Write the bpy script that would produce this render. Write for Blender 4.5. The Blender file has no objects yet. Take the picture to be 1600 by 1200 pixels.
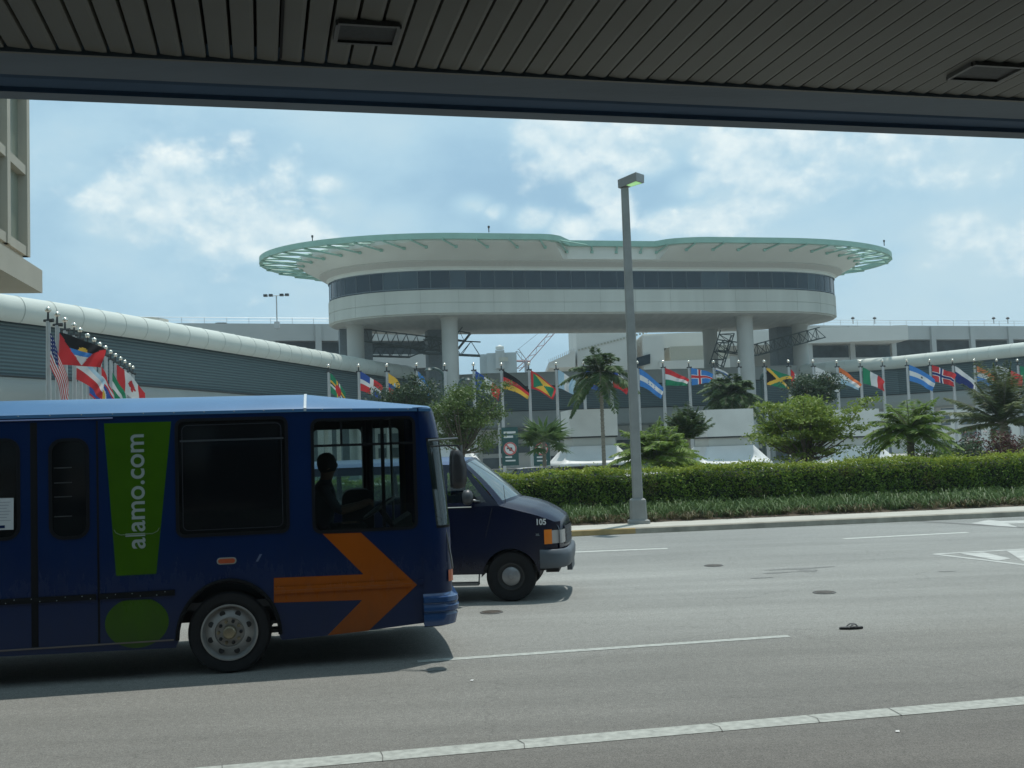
import bpy, bmesh, math, random
import numpy as np
from math import sin, cos, tan, atan, atan2, pi, radians, sqrt
from mathutils import Vector, Matrix
from mathutils.geometry import tessellate_polygon

# ------------------------------------------------------------------ camera
C = bpy.context.scene.collection
sc = bpy.context.scene
FPX, HY, ROLL, CAMZ = 1650.0, 700.0, radians(2.0), 2.35
PITCH = atan((HY-600)/FPX*cos(ROLL))
_F = Vector((0, cos(PITCH), sin(PITCH)))
_U0 = Vector((0, -sin(PITCH), cos(PITCH))); _R0 = Vector((1, 0, 0))
_R = _R0*cos(ROLL)-_U0*sin(ROLL); _U = _U0*cos(ROLL)+_R0*sin(ROLL)
CAM = Vector((0, 0, CAMZ))
cam = bpy.data.cameras.new('camera'); camo = bpy.data.objects.new('camera', cam); C.objects.link(camo)
cam.sensor_width = 36; cam.lens = 36*FPX/1600; cam.clip_end = 5000; cam.clip_start = 0.05
m = Matrix((_R, _U, -_F)).transposed().to_4x4(); m.translation = CAM
camo.matrix_world = m
sc.camera = camo

def ray(x, y): return _F*FPX+_R*(x-800)+_U*(600-y)
def gz(x, y, z=0.0):            # surveyed point: photo pixel on a level plane at height z
    d = ray(x, y); return CAM+d*((z-CAMZ)/d.z)
def at(x, y, Y):                # photo pixel at world depth Y
    d = ray(x, y); return CAM+d*(Y/d.y)
def hz(x): return HY-tan(ROLL)*(x-800)

# ------------------------------------------------------------------ sun, sky, exposure
SUNV = Vector((0.13, 0.20, 1.0)).normalized()     # towards the sun
sun = bpy.data.lights.new('sun', 'SUN'); suno = bpy.data.objects.new('sun', sun); C.objects.link(suno)
sun.energy = 3.0; sun.angle = radians(0.7); sun.color = (1.0, 0.98, 0.925)
suno.rotation_euler = SUNV.to_track_quat('Z', 'Y').to_euler()
sc.view_settings.view_transform = 'Standard'; sc.view_settings.look = 'None'
sc.view_settings.exposure = 0.25; sc.view_settings.gamma = 1

def build_world():
    w = bpy.data.worlds.new('World'); sc.world = w; w.use_nodes = True
    nt = w.node_tree; N = nt.nodes; L = nt.links; N.clear()
    out = N.new('ShaderNodeOutputWorld'); bg = N.new('ShaderNodeBackground')
    sky = N.new('ShaderNodeTexSky'); sky.sky_type = 'NISHITA'; sky.sun_disc = False
    sky.sun_elevation = math.asin(SUNV.z); sky.sun_rotation = atan2(SUNV.x, SUNV.y)
    sky.air_density = 1.1; sky.dust_density = 3.0; sky.ozone_density = 2.0
    tc = N.new('ShaderNodeTexCoord')
    def math_(op, a, b=None, clamp=False):
        n = N.new('ShaderNodeMath'); n.operation = op; n.use_clamp = clamp
        for i, q in enumerate((a, b)):
            if q is None: continue
            if isinstance(q, (int, float)): n.inputs[i].default_value = q
            else: L.new(q, n.inputs[i])
        return n.outputs[0]
    def shifted(dz):
        if not dz: return tc.outputs['Generated']
        v = N.new('ShaderNodeVectorMath'); v.operation = 'ADD'; v.inputs[1].default_value = (.3*dz, 0, dz); L.new(tc.outputs['Generated'], v.inputs[0]); return v.outputs[0]
    def noise(scale, detail, rough, dist=0.0, off=(0, 0, 0), zs=1.0, dz=0.):
        mp = N.new('ShaderNodeMapping'); mp.inputs['Location'].default_value = off
        mp.inputs['Scale'].default_value = (1, 1, zs)
        L.new(shifted(dz), mp.inputs['Vector'])
        n = N.new('ShaderNodeTexNoise'); n.inputs['Scale'].default_value = scale
        n.inputs['Detail'].default_value = detail; n.inputs['Roughness'].default_value = rough
        n.inputs['Distortion'].default_value = dist
        L.new(mp.outputs[0], n.inputs['Vector']); return n.outputs['Fac']
    def blob(x, y, rx, k):
        d = ray(x, y).normalized()
        mp = N.new('ShaderNodeVectorMath'); mp.operation = 'SUBTRACT'; mp.inputs[1].default_value = d
        L.new(tc.outputs['Generated'], mp.inputs[0])
        s = N.new('ShaderNodeVectorMath'); s.operation = 'MULTIPLY'; s.inputs[1].default_value = (1, 1, 1.7)
        L.new(mp.outputs[0], s.inputs[0])
        ln = N.new('ShaderNodeVectorMath'); ln.operation = 'LENGTH'; L.new(s.outputs[0], ln.inputs[0])
        mr = N.new('ShaderNodeMapRange'); mr.interpolation_type = 'SMOOTHSTEP'
        mr.inputs['From Min'].default_value = 0; mr.inputs['From Max'].default_value = rx/FPX
        mr.inputs['To Min'].default_value = k; mr.inputs['To Max'].default_value = 0
        L.new(ln.outputs['Value'], mr.inputs['Value']); return mr.outputs[0]
    # cumulus heads: (photo x, y, radius px, weight)
    tot = None
    for b in [(215, 330, 120, .46), (290, 305, 110, .50), (160, 340, 80, .34), (350, 355, 110, .44), (430, 365, 110, .42), (500, 372, 90, .34), (522, 290, 50, .36), (540, 330, 80, .30), (600, 345, 80, .25),
              (740, 318, 50, .50), (770, 330, 40, .40), (835, 345, 60, .50), (890, 360, 80, .50), (935, 300, 60, .52), (960, 340, 70, .36), (965, 220, 85, .56), (1010, 250, 80, .48), (1040, 205, 90, .44),
              (1040, 350, 70, .52), (1100, 345, 80, .56), (1135, 315, 55, .54), (1085, 290, 60, .34), (1195, 290, 65, .58), (1170, 250, 80, .42), (1120, 230, 90, .40), (1230, 310, 70, .34),
              (860, 205, 90, .36), (880, 250, 70, .26), (1300, 240, 140, .26), (1500, 370, 90, .46), (1470, 405, 70, .40), (1560, 410, 90, .40), (1400, 230, 120, .28), (1540, 250, 130, .30), (60, 250, 120, .12),
              (2100, 250, 500, .4), (-700, 200, 500, .4), (800, -600, 700, .3)]:
        q = blob(*b); tot = q if tot is None else math_('MAXIMUM', tot, q)
    n2 = noise(3.2, 6, .6, 0, (8.1, 2.7, 4.3), 2.0)
    def field(dz, det):
        n1 = noise(8, det, .56, .0, (3.1, .7, 1.3), 1.5, dz); n3 = noise(22, max(2, det-3), .58, .0, (1, 5, 2), 1.3, dz)
        q = math_('ADD', tot, math_('MULTIPLY', math_('SUBTRACT', n1, .5), 1.75))
        return math_('ADD', q, math_('MULTIPLY', math_('SUBTRACT', n3, .5), .7))
    d = field(0, 9); du = field(.014, 6)
    lit = math_('ADD', math_('MULTIPLY', math_('SUBTRACT', d, du), 2.2), .45, True)
    dens = N.new('ShaderNodeMapRange'); dens.interpolation_type = 'SMOOTHSTEP'
    dens.inputs['From Min'].default_value = .03; dens.inputs['From Max'].default_value = .40
    L.new(d, dens.inputs['Value'])
    veil = N.new('ShaderNodeMapRange'); veil.interpolation_type = 'SMOOTHSTEP'
    veil.inputs['From Min'].default_value = .30; veil.inputs['From Max'].default_value = .75
    veil.inputs['To Max'].default_value = 1.0
    L.new(math_('ADD', n2, math_('MULTIPLY', tot, .5)), veil.inputs['Value'])
    base = N.new('ShaderNodeMixRGB'); base.blend_type = 'MULTIPLY'; base.inputs[0].default_value = 1
    base.inputs[2].default_value = (1.0, 1.0, 1.0, 1)
    L.new(sky.outputs[0], base.inputs[1])
    # thin high haze layer, then the cumulus
    mv = N.new('ShaderNodeMixRGB'); mv.inputs[2].default_value = (3.45, 5.95, 7.8, 1)
    L.new(math_('ADD', math_('MULTIPLY', veil.outputs[0], .5), .72, True), mv.inputs[0]); L.new(base.outputs[0], mv.inputs[1])
    mw = N.new('ShaderNodeMixRGB'); mw.inputs[2].default_value = (5.9, 7.6, 8.3, 1); L.new(math_('MULTIPLY', veil.outputs[0], .75, True), mw.inputs[0]); L.new(mv.outputs[0], mw.inputs[1])
    cs = N.new('ShaderNodeMixRGB'); cs.inputs[1].default_value = (5.0, 6.95, 8.1, 1); cs.inputs[2].default_value = (9.8, 10.4, 10.1, 1)
    L.new(lit, cs.inputs[0])
    mc = N.new('ShaderNodeMixRGB'); L.new(cs.outputs[0], mc.inputs[2])
    L.new(math_('MULTIPLY', dens.outputs[0], .8), mc.inputs[0]); L.new(mw.outputs[0], mc.inputs[1])
    L.new(mc.outputs[0], bg.inputs[0]); bg.inputs[1].default_value = 0.085
    L.new(bg.outputs[0], out.inputs[0])
build_world()

# ------------------------------------------------------------------ helpers
rnd = random.Random(7)
MATS = {}
def mat(name, col, rough=.6, metal=0., var=0., vscale=5., bump=0., bscale=30., spec=.5, col2=None, stretch=None, detail=4):
    if name in MATS: return MATS[name]
    m = bpy.data.materials.new(name); m.use_nodes = True; MATS[name] = m
    nt = m.node_tree; N = nt.nodes; L = nt.links; b = N['Principled BSDF']
    b.inputs['Base Color'].default_value = (*col, 1); b.inputs['Roughness'].default_value = rough
    b.inputs['Metallic'].default_value = metal; b.inputs['Specular IOR Level'].default_value = spec
    tc = N.new('ShaderNodeTexCoord'); mp = N.new('ShaderNodeMapping'); L.new(tc.outputs['Object'], mp.inputs[0])
    if stretch: mp.inputs['Scale'].default_value = stretch
    if var or col2:
        n = N.new('ShaderNodeTexNoise'); n.inputs['Scale'].default_value = vscale; n.inputs['Detail'].default_value = detail
        L.new(mp.outputs[0], n.inputs['Vector'])
        r = N.new('ShaderNodeMapRange'); r.inputs['From Min'].default_value = .3; r.inputs['From Max'].default_value = .7
        L.new(n.outputs['Fac'], r.inputs['Value'])
        mx = N.new('ShaderNodeMixRGB'); L.new(r.outputs[0], mx.inputs[0])
        c2 = col2 if col2 else tuple(min(1, c*(1+var)) for c in col)
        c1 = col if col2 else tuple(c*(1-var) for c in col)
        mx.inputs[1].default_value = (*c1, 1); mx.inputs[2].default_value = (*c2, 1)
        L.new(mx.outputs[0], b.inputs['Base Color'])
    if bump:
        n = N.new('ShaderNodeTexNoise'); n.inputs['Scale'].default_value = bscale; n.inputs['Detail'].default_value = 3
        L.new(mp.outputs[0], n.inputs['Vector'])
        bp = N.new('ShaderNodeBump'); bp.inputs['Strength'].default_value = bump; bp.inputs['Distance'].default_value = .02
        L.new(n.outputs['Fac'], bp.inputs['Height']); L.new(bp.outputs[0], b.inputs['Normal'])
    return m

def glass(name, tint, refl=.08, rough=.03, opac=0.0, dark=(.01, .012, .014)):
    if name in MATS: return MATS[name]
    m = bpy.data.materials.new(name); m.use_nodes = True; MATS[name] = m
    nt = m.node_tree; N = nt.nodes; L = nt.links; N.clear()
    o = N.new('ShaderNodeOutputMaterial'); tr = N.new('ShaderNodeBsdfTransparent'); gl = N.new('ShaderNodeBsdfGlossy')
    df = N.new('ShaderNodeBsdfDiffuse'); df.inputs[0].default_value = (*dark, 1)
    tr.inputs[0].default_value = (*tint, 1); gl.inputs['Roughness'].default_value = rough
    m0 = N.new('ShaderNodeMixShader'); m0.inputs[0].default_value = opac
    L.new(tr.outputs[0], m0.inputs[1]); L.new(df.outputs[0], m0.inputs[2])
    fr = N.new('ShaderNodeFresnel'); fr.inputs[0].default_value = 1.5
    ad = N.new('ShaderNodeMath'); ad.operation = 'ADD'; ad.inputs[1].default_value = refl; L.new(fr.outputs[0], ad.inputs[0])
    m1 = N.new('ShaderNodeMixShader'); L.new(ad.outputs[0], m1.inputs[0]); L.new(m0.outputs[0], m1.inputs[1]); L.new(gl.outputs[0], m1.inputs[2])
    L.new(m1.outputs[0], o.inputs[0]); return m

def leafmat(name, c1, c2, scale=3.0, trans=.35, rough=.45):
    if name in MATS: return MATS[name]
    m = bpy.data.materials.new(name); m.use_nodes = True; MATS[name] = m
    nt = m.node_tree; N = nt.nodes; L = nt.links; b = N['Principled BSDF']; o = N['Material Output']
    tc = N.new('ShaderNodeTexCoord'); n = N.new('ShaderNodeTexNoise'); n.inputs['Scale'].default_value = scale; n.inputs['Detail'].default_value = 6
    n.inputs['Roughness'].default_value = .8
    L.new(tc.outputs['Object'], n.inputs['Vector'])
    r = N.new('ShaderNodeMapRange'); r.inputs['From Min'].default_value = .32; r.inputs['From Max'].default_value = .68; L.new(n.outputs['Fac'], r.inputs['Value'])
    mx = N.new('ShaderNodeMixRGB'); L.new(r.outputs[0], mx.inputs[0]); mx.inputs[1].default_value = (*c1, 1); mx.inputs[2].default_value = (*c2, 1)
    L.new(mx.outputs[0], b.inputs['Base Color']); b.inputs['Roughness'].default_value = rough; b.inputs['Specular IOR Level'].default_value = .22
    t = N.new('ShaderNodeBsdfTranslucent'); L.new(mx.outputs[0], t.inputs[0])
    ms = N.new('ShaderNodeMixShader'); ms.inputs[0].default_value = trans
    L.new(b.outputs[0], ms.inputs[1]); L.new(t.outputs[0], ms.inputs[2]); L.new(ms.outputs[0], o.inputs[0])
    return m

WM = {}          # root -> inverse of its placement
def tag(o, label=None, cat=None, group=None, kind=None):
    if label: o['label'] = label
    if cat: o['category'] = cat
    if group: o['group'] = group
    if kind: o['kind'] = kind
    return o
def thing(name, label, cat, loc=(0, 0, 0), rz=0., group=None):
    o = bpy.data.objects.new(name, None); C.objects.link(o); o.location = loc; o.rotation_euler = (0, 0, rz)
    o.empty_display_size = .3
    WM[o.name] = (Matrix.Translation(Vector(loc)) @ Matrix.Rotation(rz, 4, 'Z')).inverted()
    return tag(o, label, cat, group)
def kids(o): return [c for c in bpy.data.objects if c.parent == o]
def copy_tree(o, loc=None, rz=None, parent=None):
    c = o.copy(); C.objects.link(c)
    if parent: c.parent = parent
    if loc is not None: c.location = loc
    if rz is not None: c.rotation_euler = (0, 0, rz)
    for k in kids(o): copy_tree(k, parent=c)
    return c

class MB:
    def __init__(s): s.v = []; s.f = []; s.mi = []; s.ms = []
    def mid(s, m):
        if m not in s.ms: s.ms.append(m)
        return s.ms.index(m)
    def add(s, vs, fs, m):
        k = len(s.v); i = s.mid(m)
        s.v.extend([tuple(q) for q in vs])
        for f in fs: s.f.append(tuple(k+j for j in f)); s.mi.append(i)
        return s
    def box(s, x0, x1, y0, y1, z0, z1, m):
        return s.add([(x0, y0, z0), (x1, y0, z0), (x1, y1, z0), (x0, y1, z0), (x0, y0, z1), (x1, y0, z1), (x1, y1, z1), (x0, y1, z1)],
                     [(0, 3, 2, 1), (4, 5, 6, 7), (0, 1, 5, 4), (1, 2, 6, 5), (2, 3, 7, 6), (3, 0, 4, 7)], m)
    def obox(s, p, ex, ey, ez, m):          # centre-bottom p, three edge vectors
        p = Vector(p); ex = Vector(ex); ey = Vector(ey); ez = Vector(ez)
        q = [p+ex*(a)/2+ey*(b)/2+ez*c for c in (0, 1) for a, b in ((-1, -1), (1, -1), (1, 1), (-1, 1))]
        return s.add(q, [(0, 3, 2, 1), (4, 5, 6, 7), (0, 1, 5, 4), (1, 2, 6, 5), (2, 3, 7, 6), (3, 0, 4, 7)], m)
    def tube(s, pts, rs, m, n=8, cap=True):
        pts = [Vector(p) for p in pts]
        if isinstance(rs, (int, float)): rs = [rs]*len(pts)
        vs = []; fs = []
        for i, p in enumerate(pts):
            d = (pts[min(i+1, len(pts)-1)]-pts[max(i-1, 0)]).normalized()
            a = d.cross(Vector((0, 0, 1)))
            if a.length < .05: a = d.cross(Vector((1, 0, 0))) if i == 0 or True else a
            a.normalize(); b = d.cross(a)
            for k in range(n):
                t = 2*pi*k/n; vs.append(p+(a*cos(t)+b*sin(t))*rs[i])
        for i in range(len(pts)-1):
            for k in range(n): fs.append((i*n+k, i*n+(k+1) % n, (i+1)*n+(k+1) % n, (i+1)*n+k))
        if cap: fs.append(tuple(range(n))[::-1]); fs.append(tuple((len(pts)-1)*n+k for k in range(n)))
        return s.add(vs, fs, m)
    def lathe(s, prof, c, axis, m, n=32):   # prof: (r, h) along the axis
        c = Vector(c); ax = Vector(axis).normalized()
        a = ax.cross(Vector((0, 0, 1)))
        if a.length < .05: a = Vector((1, 0, 0))
        a.normalize(); b = ax.cross(a); vs = []; fs = []
        for r, h in prof:
            for k in range(n):
                t = 2*pi*k/n; vs.append(c+ax*h+(a*cos(t)+b*sin(t))*r)
        for i in range(len(prof)-1):
            for k in range(n): fs.append((i*n+k, i*n+(k+1) % n, (i+1)*n+(k+1) % n, (i+1)*n+k))
        return s.add(vs, fs, m)
    def grid(s, P, m, close=False, pick=None):   # P[i][j]; pick(i,j)->material or None to skip
        ni = len(P); nj = len(P[0]); vs = [q for r in P for q in r]
        by = {}
        for i in range(ni-1):
            for j in range(nj-1 if not close else nj):
                mm = pick(i, j) if pick else m
                if mm is None: continue
                by.setdefault(mm, []).append((i*nj+j, i*nj+(j+1) % nj, (i+1)*nj+(j+1) % nj, (i+1)*nj+j))
        used = sorted({j for fs in by.values() for f in fs for j in f}); k = len(s.v); mp_ = {j: k+i for i, j in enumerate(used)}
        s.v.extend([tuple(vs[j]) for j in used])
        for mm, fs in by.items():
            ii = s.mid(mm)
            for f in fs: s.f.append(tuple(mp_[j] for j in f)); s.mi.append(ii)
        return s
    def poly(s, pts, off, m, holes=()):      # planar polygon (3D points) with holes, given a thickness vector
        off = Vector(off); loops = [[Vector(p) for p in pts]]+[[Vector(p) for p in h] for h in holes]
        flat = [p for l in loops for p in l]; n = len(flat)
        tri = tessellate_polygon(loops)
        fs = [tuple(t) for t in tri]
        if off.length > 0:
            fs += [tuple(n+q for q in t)[::-1] for t in tri]
            k = 0
            for l in loops:
                ln = len(l)
                for i in range(ln): fs.append((k+i, k+(i+1) % ln, n+k+(i+1) % ln, n+k+i))
                k += ln
            flat = flat+[p+off for p in flat]
        return s.add(flat, fs, m)
    def build(s, name, parent=None, smooth=False, world=True, angle=None, merge=False):
        me = bpy.data.meshes.new(name)
        v = s.v
        if parent is not None and world:
            r = parent
            while r.parent: r = r.parent
            M = WM[r.name]; v = [tuple(M @ Vector(q)) for q in v]
        me.from_pydata(v, [], s.f)
        for mm in s.ms: me.materials.append(mm)
        me.polygons.foreach_set('material_index', s.mi)
        if merge:
            bm = bmesh.new(); bm.from_mesh(me); bmesh.ops.remove_doubles(bm, verts=bm.verts, dist=.0008); bmesh.ops.recalc_face_normals(bm, faces=bm.faces); bm.to_mesh(me); bm.free()
        if smooth or angle:
            me.polygons.foreach_set('use_smooth', [True]*len(me.polygons))
            if angle: 
                try: me.set_sharp_from_angle(angle=radians(angle))
                except Exception: pass
        me.update()
        o = bpy.data.objects.new(name, me); C.objects.link(o)
        if parent is not None: o.parent = parent
        return o

def rrect(x0, x1, z0, z1, r, n=4):
    pts = []
    for cx, cz, a0 in ((x1-r, z1-r, 0), (x0+r, z1-r, 90), (x0+r, z0+r, 180), (x1-r, z0+r, 270)):
        for k in range(n+1):
            a = radians(a0+90*k/n); pts.append((cx+r*cos(a), cz+r*sin(a)))
    return pts
def text_mesh(body, size, m, name, parent, M, bold=0.0, extr=.002, sx=1.0):
    cu = bpy.data.curves.new(name, 'FONT'); cu.body = body; cu.size = size; cu.extrude = extr; cu.offset = bold
    cu.align_x = 'LEFT'; cu.space_character = 1.0
    t = bpy.data.objects.new('tmp_text', cu); C.objects.link(t)
    me = bpy.data.meshes.new_from_object(t.evaluated_get(bpy.context.evaluated_depsgraph_get()))
    bpy.data.objects.remove(t); bpy.data.curves.remove(cu)
    me.transform(Matrix.Diagonal((sx, 1, 1, 1))); me.transform(M); me.materials.clear(); me.materials.append(m)
    for p in me.polygons: p.material_index = 0
    o = bpy.data.objects.new(name, me); C.objects.link(o); o.parent = parent; me.name = name
    return o

# quads only, many small leaves
class Leaves:
    def __init__(s): s.q = []
    def diamonds(s, c, a, b):     # centre, half-length vec, half-width vec   (n,3) arrays
        s.q.append(np.stack([c-a, c+b, c+a, c-b], 1))
    def verts(s): return np.concatenate(s.q).reshape(-1, 3)
def add_leaves(mb, lv, m):
    V = lv.verts(); k = len(mb.v); i = mb.mid(m)
    mb.v.extend(map(tuple, V.tolist())); n = len(V)//4
    mb.f.extend([(k+4*j, k+4*j+1, k+4*j+2, k+4*j+3) for j in range(n)]); mb.mi.extend([i]*n)
def rand_leaves(rs, cen, l, w, up=.5):
    n = len(cen)
    nrm = rs.normal(size=(n, 3)); nrm[:, 2] = np.abs(nrm[:, 2])+up; nrm /= np.linalg.norm(nrm, axis=1)[:, None]
    t = rs.normal(size=(n, 3)); a = np.cross(nrm, t); a /= np.linalg.norm(a, axis=1)[:, None]; b = np.cross(nrm, a)
    sz = rs.uniform(.65, 1.3, size=(n, 1))
    return a*l/2*sz, b*w/2*sz

CONC = mat('pale_concrete', (.42, .43, .39), .85, var=.10, vscale=.35, bump=.1, bscale=8)
CONC2 = mat('grey_concrete', (.30, .31, .29), .9, var=.15, vscale=.8, bump=.15, bscale=12)
WHITEP = mat('white_panel', (.62, .63, .58), .6, var=.06, vscale=.25)
GREEN = mat('mint_green_metal', (.25, .42, .345), .55, var=.08, vscale=.8)
DARKM = mat('dark_metal', (.03, .035, .035), .5, metal=.3)
BLACK = mat('black_rubber', (.012, .012, .013), .65, var=.2, vscale=8)
STEEL = mat('brushed_steel', (.22, .23, .23), .4, metal=.8, var=.1)
POLEM = mat('pole_aluminium', (.42, .43, .42), .45, metal=.3, var=.08, vscale=3)
exec_order = None

# ------------------------------------------------------------------ ground and road
def asphalt():
    m = bpy.data.materials.new('worn_asphalt'); m.use_nodes = True; nt = m.node_tree; N = nt.nodes; L = nt.links; b = N['Principled BSDF']
    tc = N.new('ShaderNodeTexCoord')
    def nz(scale, det, st=(1, 1, 1), rot=0, rough=.6):
        mp = N.new('ShaderNodeMapping'); mp.vector_type = 'TEXTURE' if False else 'POINT'
        mp.inputs['Rotation'].default_value = (0, 0, rot); mp.inputs['Scale'].default_value = st; L.new(tc.outputs['Object'], mp.inputs[0])
        n = N.new('ShaderNodeTexNoise'); n.inputs['Scale'].default_value = scale; n.inputs['Detail'].default_value = det; n.inputs['Roughness'].default_value = rough
        L.new(mp.outputs[0], n.inputs[0]); return n.outputs['Fac']
    def ramp(f, a, bb, c1, c2):
        r = N.new('ShaderNodeMapRange'); r.inputs['From Min'].default_value = a; r.inputs['From Max'].default_value = bb; L.new(f, r.inputs['Value'])
        x = N.new('ShaderNodeMixRGB'); L.new(r.outputs[0], x.inputs[0]); x.inputs[1].default_value = (c1, c1, c1, 1); x.inputs[2].default_value = (c2, c2, c2, 1); return x.outputs[0]
    def mul(a, c):
        x = N.new('ShaderNodeMixRGB'); x.blend_type = 'MULTIPLY'; x.inputs[0].default_value = 1; L.new(a, x.inputs[1])
        if isinstance(c, tuple): x.inputs[2].default_value = c
        else: L.new(c, x.inputs[2])
        return x.outputs[0]
    large = ramp(nz(.30, 6, (.35, 1, 1), -radians(9), .65), .3, .7, .82, 1.14)
    tracks = ramp(nz(1.1, 3, (.03, 1, 1), -radians(9)), .35, .7, .89, 1.07)
    fine = mul(ramp(nz(75, 4, rough=.85), .34, .66, .45, 1.62), ramp(nz(26, 3, rough=.7), .35, .65, .86, 1.16))
    mid = ramp(nz(9, 5, rough=.75), .3, .7, .88, 1.12)
    vo = N.new('ShaderNodeTexVoronoi'); vo.inputs['Scale'].default_value = 45; L.new(tc.outputs['Object'], vo.inputs[0])
    sp = ramp(vo.outputs['Distance'], .06, .22, 1.45, 1.0)
    v2 = N.new('ShaderNodeTexVoronoi'); v2.feature = 'DISTANCE_TO_EDGE'; v2.inputs['Scale'].default_value = .42
    wn = N.new('ShaderNodeTexNoise'); wn.inputs['Scale'].default_value = 1.6; wn.inputs['Detail'].default_value = 6; L.new(tc.outputs['Object'], wn.inputs[0])
    wm = N.new('ShaderNodeMixRGB'); wm.inputs[0].default_value = .35; L.new(tc.outputs['Object'], wm.inputs[1]); L.new(wn.outputs['Color'], wm.inputs[2]); L.new(wm.outputs[0], v2.inputs[0])
    crk = ramp(v2.outputs['Distance'], .001, .005, .88, 1.0)
    # lanes were laid at different times: distance across the road picks the mix
    mp = N.new('ShaderNodeMapping'); mp.inputs['Rotation'].default_value = (0, 0, -radians(10)); L.new(tc.outputs['Object'], mp.inputs[0])
    sx = N.new('ShaderNodeSeparateXYZ'); L.new(mp.outputs[0], sx.inputs[0])
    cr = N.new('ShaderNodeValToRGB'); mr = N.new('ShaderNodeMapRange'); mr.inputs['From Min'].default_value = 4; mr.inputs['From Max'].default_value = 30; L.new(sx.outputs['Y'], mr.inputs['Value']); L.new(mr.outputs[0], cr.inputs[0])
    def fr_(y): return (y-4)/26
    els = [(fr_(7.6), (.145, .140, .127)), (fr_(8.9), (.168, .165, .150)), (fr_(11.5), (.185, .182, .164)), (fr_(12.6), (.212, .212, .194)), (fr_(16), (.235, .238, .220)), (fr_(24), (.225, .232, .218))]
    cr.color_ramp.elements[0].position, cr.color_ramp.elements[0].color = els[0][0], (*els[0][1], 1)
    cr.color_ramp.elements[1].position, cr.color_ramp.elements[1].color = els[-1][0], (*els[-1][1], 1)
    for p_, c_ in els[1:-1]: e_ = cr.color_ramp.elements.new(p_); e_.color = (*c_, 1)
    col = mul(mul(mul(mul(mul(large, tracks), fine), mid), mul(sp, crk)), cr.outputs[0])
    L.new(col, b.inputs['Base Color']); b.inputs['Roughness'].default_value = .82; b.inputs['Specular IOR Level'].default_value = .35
    bp = N.new('ShaderNodeBump'); bp.inputs['Strength'].default_value = .35; bp.inputs['Distance'].default_value = .01
    L.new(fine, bp.inputs['Height']); L.new(bp.outputs[0], b.inputs['Normal']); return m
ASPH = asphalt()
g = MB(); g.add([(-2500, -2500, -.03), (2500, -2500, -.03), (2500, 2500, -.03), (-2500, 2500, -.03)], [(0, 1, 2, 3)],
    mat('ground_soil', (.17, .17, .14), .95, var=.25, vscale=.05)); tag(g.build('ground'), kind='structure')
K0 = gz(890, 838.6); K1 = gz(1600, 807); KU = (K1-K0).normalized(); KN = Vector((-KU.y, KU.x, 0))
def kp(s, t, z=0.): q = K0+KU*s+KN*t; return Vector((q.x, q.y, z))
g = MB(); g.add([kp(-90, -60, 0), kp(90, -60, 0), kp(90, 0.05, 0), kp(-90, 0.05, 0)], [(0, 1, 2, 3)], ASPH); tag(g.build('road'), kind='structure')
# back road behind the planting
g = MB(); g.add([kp(-90, 9, 0), kp(150, 9, 0), kp(150, 150, 0), kp(-90, 150, 0)], [(0, 1, 2, 3)], mat('plaza_paving', (.34, .34, .32), .9, var=.12, vscale=.4)); tag(g.build('forecourt_road'), kind='structure')
# kerb and pavement
CURBM = mat('kerb_concrete', (.28, .26, .21), .9, var=.25, vscale=2.5, bump=.2)
WALKM = mat('pavement_concrete', (.40, .39, .34), .9, var=.10, vscale=1.2, bump=.1)
g = MB()
prof = [(0, 0.0), (.015, .13), (.04, .15), (.17, .15), (.17, -.02)]
g.grid([[kp(s, t, z) for t, z in prof] for s in np.linspace(-60, 70, 66)], CURBM)
tag(g.build('kerb'), kind='structure')
g = MB(); g.grid([[kp(s, t, .152 if t < 1.7 else -.02) for t in (.172, 1.695, 1.7)] for s in np.linspace(-60, 70, 60)], WALKM)
tag(g.build('pavement'), kind='structure')
# yellow painted stretch of kerb left of the lamp
yel = mat('faded_yellow_paint', (.34, .24, .10), .8, var=.25, vscale=3)
g = MB(); g.grid([[kp(s, t, z) for t, z in ((-.004, .01), (.012, .134), (.04, .155))] for s in np.linspace(-6, 1.75, 12)], yel); tag(g.build('kerb_paint'), kind='structure')
SEAM = mat('dark_tar', (.075, .076, .072), .7, var=.2)
WHITE = mat('worn_road_paint', (.33, .345, .315), .8, var=.22, vscale=14, bump=.1)
FADE = mat('faded_road_paint', (.40, .41, .385), .85, var=.2, vscale=3)
def strip(a, b, w, m, mb, z=.004, n=1):
    a = Vector(a); b = Vector(b); d = (b-a).normalized(); nn = Vector((-d.y, d.x, 0))*w/2
    mb.add([(p.x, p.y, z) for p in (a-nn, b-nn, b+nn, a+nn)], [(0, 1, 2, 3)], m)
A0, A1 = gz(300, 1208), gz(1600, 1095); ad = (A1-A0).normalized()
g = MB(); strip(A0-ad*8, A1+ad*14, .25, WHITE, g)
r5 = random.Random(3)
for s in (1.42, 2.53, 4.15, 5.0, 5.75, 7.4, 8.6, .2, -1.0):          # cracks across the line
    p = A0+ad*s; an = Vector((-ad.y, ad.x, 0)); pts = [p+an*(-.14)+ad*-.02*r5.random(), p+ad*.04*r5.uniform(-1, 1), p+an*.14+ad*.03*r5.uniform(-1, 1)]
    for a, b in zip(pts, pts[1:]): strip(a, b, .007, mat('line_crack', (.13, .13, .12), .9), g, .008)
tag(g.build('edge_line_marking'), kind='structure')
g = MB(); B0, B1 = gz(708, 1030), gz(1233, 994); bd = (B1-B0).normalized()
strip(B0-bd*.4, B1, .13, WHITE, g); strip(B1+bd*7.5, B1+bd*11, .085, WHITE, g)
for a, b, m_ in ((gz(880, 863.5), gz(1043, 857), WHITE), (gz(1318, 842), gz(1512, 832), WHITE)): strip(a, b, .18, mat('bright_road_paint', (.46, .475, .44), .8, var=.15, vscale=9), g)
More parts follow.
